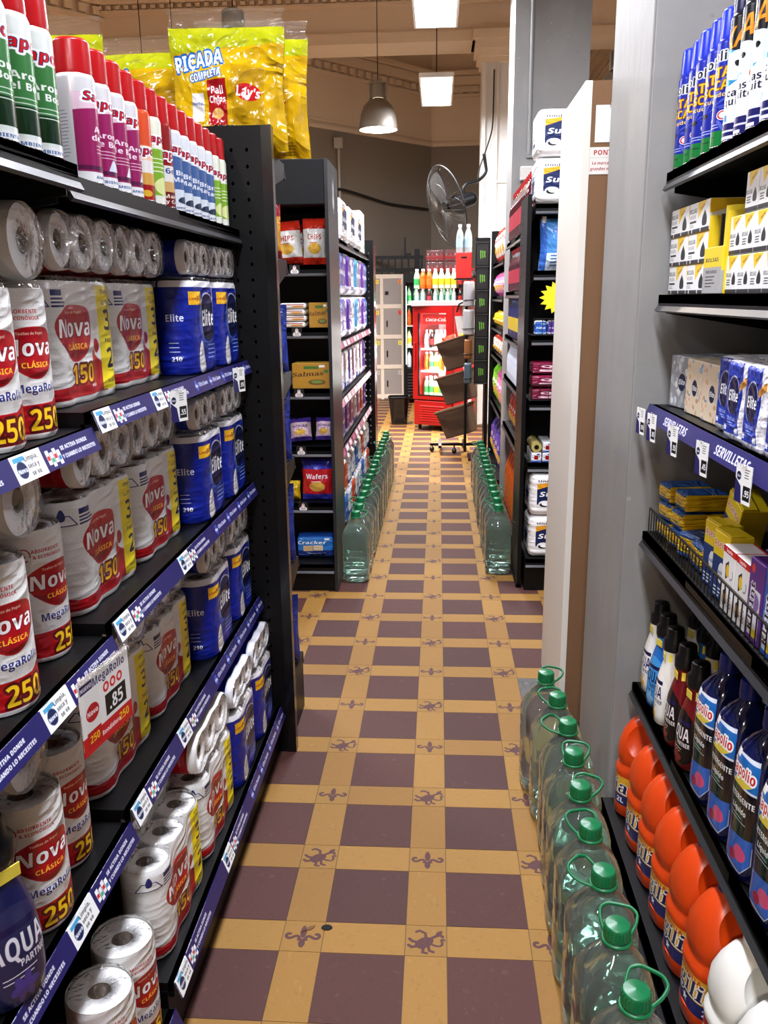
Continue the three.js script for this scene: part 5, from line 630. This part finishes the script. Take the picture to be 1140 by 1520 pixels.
{ const e = group('shelf_end_panel'); mesh('panel', rbox(0.44, 2.05, 0.02, 0.003, 0, 1.025, 0), M.black, e); mesh('panel_foot', box(0.44, 0.03, 0.04, 0, 0.015, 0), M.black, e); put(e, 'black end panel of the shelf next to the claw mark rack', 'panel', [0.755, 0.001, -6.06]); }
[['chips', 1.7715, 0.27, 'white and red bread bag'], ['pink', 1.5015, 0.19, 'pink pack'], ['yellow', 1.2615, 0.12, 'small yellow pack'], ['chips', 1.0315, 0.17, 'white and green pack'], ['pink', 0.6215, 0.32, 'bright pink bag']].forEach(([k, y, h, n], r) => { for (let i = 0; i < 4; i++) bagAt(r === 4 && i > 1 ? 'lime' : k, 'goods_bag', 0.2, h, 0.1, [0.6, y, -4.98 - i * 0.25], -RL, (r === 4 && i > 1 ? 'lime green bag' : n) + ' on the shelf behind the far pillar', 'bag', 'bags behind the far pillar'); });
for (let i = 0; i < 4; i++) bagAt('violet', 'goods_bag', 0.22, 0.4, 0.12, [0.61, 0.1015, -4.98 - i * 0.26], -RL, 'violet and white bag at floor level behind the far pillar', 'bag', 'violet bags');

// ---------------------------------------------------------------- drinks rack with claw mark, cans in rings
{
  const g = group('drink_can_rack'), logo = print(sheet(128, 256, (x, w, h) => { rect(x, '#0c0d0c', 0, 0, w, h); for (let i = 0; i < 3; i++) { const a = 40 + i * 22; poly(x, '#6aa82a', [[a - 4, 84 + i * 4], [a + 10, 80 + i * 4], [a + 8, 130], [a + 12, 160], [a + 2, 190 - i * 10], [a - 2, 140]]); } }), 0.4);
  mesh('side_wall', span(0.4, 0.52, 0.72, 2.0, -6.12, -6.1), M.black, g);
  for (let i = 0; i < 6; i++) mesh('logo_plate', box(0.1, 0.185, 0.012, 0.46, 1.86 - i * 0.205, -6.093), logo, g);
  for (let i = 0; i < 7; i++) mesh('divider', box(0.11, 0.008, 0.03, 0.46, 1.96 - i * 0.205, -6.085), M.edge, g);
  mesh('post', span(0.5, 0.53, 0, 2.0, -6.4, -6.12), M.black, g); mesh('base_plate', span(0.36, 0.53, 0, 0.02, -6.45, -6.12), M.black, g);
  put(g, 'tall black drink rack with six green claw mark plates', 'drink rack', [0, 0.001, 0]);
  const ring = (y, mat, h, label, r = 0.05) => { const c = group('drink_canister'); mesh('canister', lathe([[0, 0], [r * 0.9, 0], [r, 0.01], [r, h - 0.015], [r * 0.85, h], [0, h]], 22), mat, c); mesh('holding_ring', new THREE.TorusGeometry(r + 0.006, 0.004, 6, 24).rotateX(RL).translate(0, h * 0.25, 0), M.wire, c); mesh('ring_arm', box(0.012, 0.006, 0.004, r + 0.008, h * 0.25, 0), M.wire, c); put(c, label, 'canister', [0.342, y, -6.02], 0); };
  ring(1.42, std(0xb8babc, 0.35, { metalness: 0.5 }), 0.21, 'upper grey drink canister held in a wire ring'); ring(1.17, std(0xb8babc, 0.35, { metalness: 0.5 }), 0.22, 'second grey drink canister held in a wire ring'); ring(0.96, std(0x7a4a20, 0.4), 0.17, 'brown canister with red top held in a ring', 0.035); ring(0.74, std(0x4a5a64, 0.3), 0.18, 'dark canister lowest in the rings', 0.035);
  const rb = boxed('drink_carton', 'carton', 0.14, 0.22, 0.1, std(0xd01c14, 0.35), 0.004); mesh('handle_cutout', box(0.05, 0.015, 0.002, 0, 0.18, 0.051), M.black, rb); mesh('shelf_plate', box(0.17, 0.012, 0.16, 0, -0.007, 0), M.black, rb); put(rb, 'bright red drink carton at the head of the can rack', 'carton', [0.3, 1.66, -6.22]);
  for (let i = 0; i < 2; i++) put(bottleOf('clear', bodyMats.clear, M.whitecap, 1.15), 'clear bottle standing on the red drink carton', 'bottle', [0.263 + i * 0.074, 1.8815, -6.22], 0, 'clear bottles on the carton');
}
// ---------------------------------------------------------------- basket stand on castors
{
  const g = group('basket_stand'), weave = std(0x5a3a1c, 0.8, { bumpMap: grey(128, 128, (u, v) => { const a = Math.floor(v * 12), p = Math.sin(u * Math.PI * 80 + (a & 1) * Math.PI); return (0.5 + 0.5 * p) * Math.sin((v * 12 - a) * Math.PI); }), bumpScale: 0.012 });
  mesh('pole', cyl(0.014, 0.014, 1.36, 0.12, 0.73, 0.235), M.black, g); mesh('pole', cyl(0.01, 0.01, 1.3, 0.13, 0.7, -0.19), M.black, g); mesh('hook', tube([[0.12, 1.4, 0.235], [0.1, 1.45, 0.235], [0.05, 1.43, 0.235], [0.03, 1.36, 0.235]], 0.008, 16, 6), M.black, g);
  mesh('base_bar', merge([box(0.52, 0.025, 0.03, 0.04, 0.075, 0.0), box(0.03, 0.025, 0.5, 0.12, 0.075, 0.0), box(0.03, 0.025, 0.42, -0.12, 0.075, -0.05)]), M.black, g);
  for (const [x, z] of [[-0.2, 0.02], [0.02, 0.12], [0.28, 0.02], [-0.12, -0.24], [0.12, -0.24]]) mesh('castor', merge([new THREE.SphereGeometry(0.03, 14, 10).scale(0.8, 1, 1).translate(x, 0.03, z), cyl(0.008, 0.008, 0.04, x, 0.06, z, 8)]), M.blackGloss, g);
  const n = [[-0.19, 0.0, 0.15], [0.17, 0.0, 0.15]];
  [0.86, 0.53, 0.2].forEach((y, i) => {
    const b = new THREE.Group(); const h = 0.27;
    const outer = superBody([[0.14, 0, 5], [0.145, 0.01, 5], [0.175, h, 5], [0.168, h, 5], [0.14, 0.02, 5], [0.02, 0.018, 5]], 5, 0.8, 36, true); outer.rotateZ(0.3).rotateY(-0.35); const bm = mesh('wicker_basket', outer, weave, g); bm.position.set(0.095, y - 0.02, 0.03);
    const rim = mesh('basket_rim', tube(Array.from({ length: 16 }, (_, k) => { const a = (k / 16) * Math.PI * 2, c = Math.cos(a), s = Math.sin(a), q = 0.176 / Math.pow(Math.pow(Math.abs(c), 5) + Math.pow(Math.abs(s), 5), 0.2); return [c * q, h, s * q]; }), 0.012, 48, 6, true).rotateZ(0.3).rotateY(-0.35), weave, bm);
  });
  put(g, 'black stand with three tilted brown wicker baskets on castors', 'basket stand', [0.215, 0.001, -6.62], 0);
  bagAt('orange', 'snack_bag', 0.14, 0.16, 0.05, [0.225, 0.99, -6.58], [-0.2, 0, 0.35], 'orange snack bag in the top wicker basket', 'bag'); bagAt('yellow', 'snack_bag', 0.12, 0.13, 0.05, [0.345, 1.03, -6.6], [-0.1, 0.2, 0.1], 'pale yellow snack bag in the top wicker basket', 'bag');
}
// ---------------------------------------------------------------- red drinks cooler
{
  const g = group('drinks_cooler'), W = 0.5, D = 0.58, Hc = 1.4, inner = std(0xf2f2f0, 0.4), y0 = 0.06;
  mesh('cabinet', merge([span(-W / 2, -W / 2 + 0.03, y0, Hc, -D / 2, D / 2 - 0.03), span(W / 2 - 0.03, W / 2, y0, Hc, -D / 2, D / 2 - 0.03), span(-W / 2 + 0.03, W / 2 - 0.03, y0, Hc, -D / 2, -D / 2 + 0.03), span(-W / 2 + 0.03, W / 2 - 0.03, Hc - 0.03, Hc, -D / 2 + 0.03, D / 2 - 0.03), span(-W / 2 + 0.03, W / 2 - 0.03, y0, 0.38, -D / 2 + 0.03, D / 2 - 0.03)]), M.red, g);
  const f = D / 2; mesh('door_frame', merge([span(-W / 2, -W / 2 + 0.075, 0.36, Hc, f - 0.03, f + 0.02), span(W / 2 - 0.075, W / 2, 0.36, Hc, f - 0.03, f + 0.02), span(-W / 2 + 0.075, W / 2 - 0.075, Hc - 0.075, Hc, f - 0.03, f + 0.02), span(-W / 2 + 0.075, W / 2 - 0.075, 0.36, 0.41, f - 0.03, f + 0.02)]), M.red, g);
  mesh('door_glass', span(-W / 2 + 0.075, W / 2 - 0.075, 0.41, Hc - 0.075, f - 0.012, f - 0.006), M.glass, g); mesh('door_gasket', merge([span(-W / 2 + 0.068, -W / 2 + 0.082, 0.41, Hc - 0.075, f + 0.0, f + 0.022), span(-W / 2 + 0.07, W / 2 - 0.07, 0.402, 0.414, f, f + 0.022)]), M.black, g); mesh('door_handle', rbox(0.018, 0.3, 0.025, 0.006, -W / 2 + 0.03, 0.85, f + 0.03), std(0x8c0a0c, 0.3), g);
  mesh('liner', merge([span(-W / 2 + 0.03, W / 2 - 0.03, 0.38, 0.385, -D / 2 + 0.03, f - 0.04), span(-W / 2 + 0.03, W / 2 - 0.03, 0.385, Hc - 0.03, -D / 2 + 0.03, -D / 2 + 0.04)]), inner, g);
  const grille = mesh('lower_panel', rbox(W - 0.02, 0.28, 0.03, 0.01, 0, 0.205, f), M.red, g); for (let i = 0; i < 7; i++) mesh('vent_slat', box(W * 0.62, 0.012, 0.016).rotateX(0.5).translate(0.0, 0.12 + i * 0.027, f + 0.018), std(0xa80c10, 0.4), grille);
  for (const y of [0.68, 0.93]) mesh('wire_shelf', merge([...Array.from({ length: 12 }, (_, i) => box(0.004, 0.004, D - 0.12, -W / 2 + 0.06 + i * 0.04, y - 0.003, -0.01)), box(W - 0.07, 0.02, 0.01, 0, y - 0.008, f - 0.06)]), M.white, g);
  const sg = print(sheet(256, 96, (x, w, h) => { rect(x, '#d4141a', 0, 0, w, h); txt(x, 'Coca-Cola', 140, 50, 44, '#fff', { font: 'serif', skew: -0.25 }); }), 0.4); mesh('inner_sign', span(-W / 2 + 0.08, W / 2 - 0.08, 1.2, 1.31, -0.001, 0.001).translate(0, 0, f - 0.06), sg, g);
  const side = print(sheet(256, 512, (x, w, h) => { rect(x, '#c01014', 0, 0, w, h); poly(x, '#b8babc', [[0, 40], [256, 40], [256, 120], [190, 330], [120, 300]]); rect(x, '#e8e8e6', 90, 0, 60, 36); rect(x, '#e8e8e6', 170, 420, 40, 60); }), 0.3); mesh('side_print', span(W / 2, W / 2 + 0.002, 0.1, Hc - 0.01, -D / 2 + 0.01, f - 0.04), side, g); mesh('foot', merge([-1, 1].flatMap((s) => [-1, 1].map((t) => cyl(0.02, 0.02, 0.06, s * 0.22, 0.03, t * 0.2)))), M.black, g);
  const tubeM = std(0xffffff, 0.5, { emissive: 0xffffff, emissiveIntensity: 2.5 }); for (const s of [-1, 1]) mesh('light_tube', span(s * (W / 2 - 0.052) - 0.006, s * (W / 2 - 0.052) + 0.006, 0.45, 1.28, f - 0.05, f - 0.038), tubeM, g);
  mesh('light_tube', span(-0.18, 0.18, 1.335, 1.345, f - 0.12, f - 0.1), tubeM, g);
  for (const y of [0.6, 0.85, 1.1]) { const l = new THREE.PointLight(0xffffff, 0.9); l.position.set(0, y + 0.02, f - 0.1); l.castShadow = true; l.name = 'cooler_light'; g.add(l); }
  const turn = -0.5, cx = 0.153, cz = -8.205; put(g, 'red drinks cooler with a lit glass door and white lettering inside', 'drinks cooler', [cx, 0.001, cz], turn);
  const at = (x, y, z) => [cx + x * Math.cos(turn) + z * Math.sin(turn), y, cz - x * Math.sin(turn) + z * Math.cos(turn)];
  const kinds = [['green', 'green', 'lemon'], ['orangeb', 'green', 'lemon'], ['bluew', 'cola', 'bluew']];
  [0.386, 0.683, 0.933].forEach((y, r) => { for (let i = 0; i < 6; i++) for (let j = 0; j < 2; j++) { const k = kinds[r][i % 3]; put(bottleOf(k, bodyMats[k], [M.whitecap, M.capGreen, M.redcap][i % 3], r === 0 ? 1.04 : 0.95), { green: 'green', lemon: 'pale yellow', orangeb: 'orange', bluew: 'white', cola: 'dark' }[k] + ' drink bottle on the ' + ['lower', 'middle', 'upper'][r] + ' shelf of the red cooler', 'bottle', at(-0.165 + i * 0.066, y + 0.002, 0.14 - j * 0.09), turn, 'bottles in the red cooler'); } });
  const tb = group('cooler_top_board'); mesh('board', rbox(0.8, 0.03, 0.5, 0.004), std(0xb4b6b8, 0.35, { metalness: 0.5 }), tb); mesh('board_rim', rbox(0.8, 0.055, 0.012, 0.003, 0, 0.0155, 0.256), std(0xc0c2c4, 0.35, { metalness: 0.5 }), tb); put(tb, 'grey metal tray on top of the red cooler', 'tray', [cx + 0.04, 1.417, cz + 0.02], turn * 0.2);
  const bt = turn * 0.2, at2 = (x, y, z) => [cx + 0.04 + x * Math.cos(bt) + z * Math.sin(bt), y, cz + 0.02 - x * Math.sin(bt) + z * Math.cos(bt)];
  for (let r = 0; r < 2; r++) for (let i = 0; i < 11; i++) for (let j = 0; j < 2; j++) { const k = r ? ['green', 'orangeb', 'orangeb', 'lemon', 'lemon', 'lemon', 'lemon', 'cola', 'cola', 'cola', 'cola'][i] : ['clear', 'clear', 'wineb', 'clear', 'clear', 'clear', 'clear', 'cola', 'cola', 'cola', 'cola'][i]; put(bottleOf(k, bodyMats[k], [M.whitecap, M.redcap][i > 6 ? 1 : 0], r ? 1.0 : 0.74), { green: 'green', orangeb: 'orange', lemon: 'yellow labelled', cola: 'dark cola', clear: 'clear', wineb: 'red labelled' }[k] + ' drink bottle in the ' + (r ? 'upper' : 'lower') + ' layer on the cooler tray', 'bottle', at2(-0.345 + i * 0.069, 1.4335 + r * 0.158, 0.2 - j * 0.07), bt, 'bottles on the cooler tray'); }
  const bin = group('waste_bin'); mesh('bin_body', superBody([[0.09, 0, 5], [0.095, 0.005, 5], [0.125, 0.32, 5], [0.118, 0.32, 5], [0.09, 0.01, 5]], 5, 0.8, 28), M.blackGloss, bin); mesh('bin_rim', superBody([[0.125, 0.31, 5], [0.132, 0.315, 5], [0.132, 0.335, 5], [0.118, 0.335, 5]], 5, 0.8, 28, false), M.black, bin); put(bin, 'small black waste bin beside the red cooler', 'waste bin', [-0.4, 0.001, -8.55]);
}
// ---------------------------------------------------------------- second cooler, drink packs, lockers, gate
{
  const g = group('glass_cooler'), W = 0.85, Hc = 1.82, D = 0.5; mesh('cabinet', merge([span(-W / 2, -W / 2 + 0.03, 0.05, Hc, -D / 2, D / 2), span(W / 2 - 0.03, W / 2, 0.05, Hc, -D / 2, D / 2), span(-W / 2 + 0.03, W / 2 - 0.03, 0.05, Hc, -D / 2, -D / 2 + 0.03), span(-W / 2 + 0.03, W / 2 - 0.03, 0.05, 0.5, -D / 2 + 0.03, D / 2 - 0.01), span(-W / 2 + 0.03, W / 2 - 0.03, Hc - 0.12, Hc, -D / 2 + 0.03, D / 2)]), M.black, g);
  mesh('door_glass', span(-W / 2 + 0.03, W / 2 - 0.03, 0.5, Hc - 0.12, D / 2 - 0.012, D / 2 - 0.006), M.glass, g); for (let i = 0; i < 8; i++) mesh('vent_slat', box(W * 0.86, 0.012, 0.014, 0, 0.12 + i * 0.042, D / 2 + 0.004), M.edge, g);
  mesh('light_tube', span(-W / 2 + 0.034, -W / 2 + 0.046, 0.55, 1.65, D / 2 - 0.05, D / 2 - 0.038), std(0xffffff, 0.5, { emissive: 0xe8fff0, emissiveIntensity: 2.5 }), g); for (const y of [0.8, 1.4]) { const l = new THREE.PointLight(0xeafff2, 0.9); l.position.set(-0.2, y, D / 2 - 0.1); l.castShadow = true; g.add(l); }
  for (const y of [0.8, 1.1, 1.4]) mesh('cooler_shelf', span(-W / 2 + 0.035, W / 2 - 0.035, y - 0.012, y, -D / 2 + 0.04, D / 2 - 0.06), M.white, g);
  const cx = 0.0, cz = -10.85; put(g, 'black framed glass cooler standing beside the lockers', 'drinks cooler', [cx, 0.001, cz]);
  [0.501, 0.801, 1.101, 1.401].forEach((y, r) => { for (let i = 0; i < 7; i++) { const k = ['bluew', 'lemon', 'orangeb', 'green'][r]; put(bottleOf(k, bodyMats[k], M.capGreen, 1.15), ['white', 'yellow', 'orange', 'green'][r] + ' drink bottle in the glass cooler by the lockers', 'bottle', [cx - 0.35 + i * 0.1, y + 0.003, cz + 0.1], 0, 'bottles in the glass cooler'); } });
  for (let r = 0; r < 2; r++) for (let i = 0; i < 2; i++) { const p = group('soda_pack'); for (let k = 0; k < 8; k++) { const b = mesh('soda_can', lathe([[0, 0], [0.026, 0], [0.03, 0.008], [0.03, 0.1], [0.024, 0.115], [0, 0.115]], 16), k % 2 ? std(0xb0151c, 0.3, { metalness: 0.4 }) : M.chrome, p); b.position.set(((k % 4) - 1.5) * 0.062, 0, (k < 4 ? 1 : -1) * 0.031); } mesh('shrink_wrap', rbox(0.252, 0.16, 0.128, 0.02, 0, 0.08, 0), phy(0xf4c8ce, 0.1, { transmission: 0.85, thickness: 0 }), p); mesh('red_band', rbox(0.254, 0.05, 0.13, 0.01, 0, 0.05, 0), std(0xa81a22, 0.25), p); put(p, 'red and silver soda pack in a block on the glass cooler', 'soda pack', [0.02 + i * 0.258, 1.823 + r * 0.163, cz + 0.12], 0, 'soda packs'); }
  const lk = group('locker_cabinet'), LW = 0.66, LH = 1.82, frame = std(0xd6c8b8, 0.5), dm = std(0x8e8682, 0.5);
  mesh('locker_frame', merge([span(-LW / 2, LW / 2, 0, LH, -0.4, -0.02), ...[-LW / 2 + 0.02, 0, LW / 2 - 0.02].map((x) => span(x - 0.022, x + 0.022, 0, LH, -0.02, 0)), ...[0.05, 0.49, 0.93, 1.37, 1.795].map((y) => span(-LW / 2, LW / 2, y - 0.03, y + 0.03, -0.02, -0.0005))]), frame, lk);
  const digits = [0, 1, 2, 3, 4, 5, 6, 7].map((i) => ['#e8c83a', '#e8843a', '#e8c83a', '#d8402a', '#d8d03a', '#e8d83a', '#b8b4ae', '#b8b4ae'][i]);
  const dsheet = print(sheet(512, 64, (x) => { for (let i = 0; i < 8; i++) { rect(x, digits[i], i * 64, 0, 64, 64); txt(x, String(i + 1), i * 64 + 32, 34, 46, '#4a3020'); } }), 0.5);
  for (let r = 0; r < 4; r++) for (let c = 0; c < 2; c++) { const x = (c ? 1 : -1) * 0.165, y = 1.58 - r * 0.44, d = mesh('locker_door', rbox(0.275, 0.37, 0.012, 0.003, x, y, -0.012), dm, lk), n = r * 2 + c, q = new THREE.BoxGeometry(0.05, 0.06, 0.002).translate(x + (c ? 0.1 : 0.1), y + 0.14, -0.004), uv = q.attributes.uv; for (let i = 0; i < uv.count; i++) uv.setX(i, (n + uv.getX(i)) / 8); mesh('number_plate', q, dsheet, d); mesh('lock', r < 1 ? box(0.05, 0.05, 0.012, x - 0.09, y - 0.02, 0.0).rotateZ(0) : box(0.02, 0.09, 0.012, x - 0.09, y - 0.02, 0.0), M.black, d); }
  put(lk, 'beige framed locker cabinet with grey numbered doors', 'lockers', [-0.76, 0.001, -11.02], 0.08);
  const gt = group('steel_gate'), bars = []; for (let i = 0; i <= 9; i++) mesh('gate_bar', box(0.025, 2.1, 0.025, -0.45 + i * 0.1, 1.05, 0), M.black, gt); mesh('gate_rail', merge([box(0.95, 0.05, 0.03, 0, 2.08, 0), box(0.95, 0.05, 0.03, 0, 1.9, 0), box(0.95, 0.05, 0.03, 0, 0.15, 0)]), M.black, gt); mesh('gate_post', box(0.08, 2.2, 0.06, 0.38, 1.1, 0), M.black, gt); mesh('gate_latch', merge([box(0.03, 0.3, 0.03, 0.2, 2.22, 0), box(0.1, 0.04, 0.04, 0.24, 2.12, 0)]), M.black, gt); put(gt, 'black steel bar gate standing behind the lockers', 'gate', [-0.63, 0.001, -11.5], 0.06);
}
{
  const s = new THREE.Shape(); s.moveTo(-0.012, 0); s.quadraticCurveTo(-0.004, 0.012, 0.014, 0.002); s.quadraticCurveTo(0.0, -0.01, -0.012, 0); const g = group('dry_leaf'); mesh('leaf_blade', new THREE.ExtrudeGeometry(s, { depth: 0.0012, bevelEnabled: false }).rotateX(-RL), std(0x6a4420, 0.8), g); mesh('leaf_stalk', box(0.014, 0.0012, 0.0014, -0.016, 0.0008, 0), std(0x4a3018, 0.8), g); put(g, 'small dry leaf on a yellow tile', 'leaf', [-0.235, 0.0008, -0.075], 0.6);
  put(mesh('gum_spot', new THREE.CylinderGeometry(0.013, 0.014, 0.0014, 18).scale(1, 1, 0.7), M.blackMatte), 'dark flattened spot beside the dry leaf', 'gum spot', [-0.195, 0.0012, -0.08]);
}
// ---------------------------------------------------------------- wall fan, conduits
{
  const g = group('wall_fan'), R = 0.43; mesh('guard', merge([...Array.from({ length: 40 }, (_, i) => tube([[0.05, 0, 0.09], [R * 0.6, 0, 0.08], [R * 0.92, 0, 0.04], [R, 0, 0], [R * 0.9, 0, -0.05], [R * 0.5, 0, -0.09], [0.06, 0, -0.1]], 0.0016, 12, 4).rotateZ((i / 40) * Math.PI * 2)), new THREE.TorusGeometry(R, 0.008, 6, 48), new THREE.TorusGeometry(R * 0.6, 0.003, 5, 40).translate(0, 0, 0.08)]), std(0x303032, 0.35, { metalness: 0.6 }), g);
  for (let i = 0; i < 3; i++) { const s = new THREE.Shape(); s.moveTo(0.03, -0.02); s.quadraticCurveTo(0.2, -0.16, 0.38, -0.1); s.quadraticCurveTo(0.41, 0.04, 0.3, 0.08); s.quadraticCurveTo(0.15, 0.07, 0.03, 0.03); mesh('fan_blade', new THREE.ExtrudeGeometry(s, { depth: 0.004, bevelEnabled: false }).rotateX(0.35).rotateZ((i * Math.PI * 2) / 3), std(0x2c2c2e, 0.4, { metalness: 0.3 }), g); }
  mesh('hub', cyl(0.06, 0.06, 0.05, 0, 0, 0.02, 24).rotateX(RL).translate(0, 0.02, 0), M.black, g); mesh('motor', merge([cyl(0.085, 0.075, 0.2, 0, 0, 0, 24).rotateX(RL).translate(0, 0, -0.2), new THREE.SphereGeometry(0.075, 20, 12).translate(0, 0, -0.3)]), M.black, g);
  g.updateMatrix(); mesh('bracket_arm', tube([[0, 0, -0.22], [0.0, 0.12, -0.24], [0, 0.16, -0.3], [0, 0.16, -0.46], [0, 0.22, -0.56], [0, 0.4, -0.58]], 0.018, 30, 8), M.black, g);
  put(g, 'black wall fan with a wire guard on a bracket arm', 'fan', [0.16, 2.45, -8.0], 0); g.rotation.order = 'YXZ'; g.rotation.set(0.3, -1.15, 0);
  const z = (x) => -12.64 + ((-0.05 - x) * (6.74 / 5.95));
  put(mesh('wall_conduit', merge([cyl(0.02, 0.02, 3.6, -1.35, 1.8, z(-1.35) + 0.1), box(0.12, 0.14, 0.08, -1.35, 3.62, z(-1.35) + 0.12)]), std(0xa8a49c, 0.5)), 'pale conduit with a junction box climbing the slanted wall', 'conduit', [0, 0, 0]);
  put(mesh('wall_cable', tube([[-3.2, 2.95, z(-3.2) + 0.08], [-2.2, 3.02, z(-2.2) + 0.08], [-1.3, 3.0, z(-1.3) + 0.16], [-0.7, 2.88, z(-0.7) + 0.08], [-0.1, 2.85, z(-0.1) + 0.08]], 0.02, 60, 6), M.cable), 'dark cable bundle sagging along the slanted wall', 'cable', [0, 0, 0]);
  put(mesh('pilaster_cable', tube([[0.5, 2.72, -8.38], [0.53, 2.9, -8.44], [0.66, 3.3, -8.45], [0.67, 3.9, -8.45]], 0.008, 30, 6), M.cable), 'thin cable climbing the white pilaster above the fan', 'cable', [0, 0, 0]);
}
renderer.render(scene, camera);
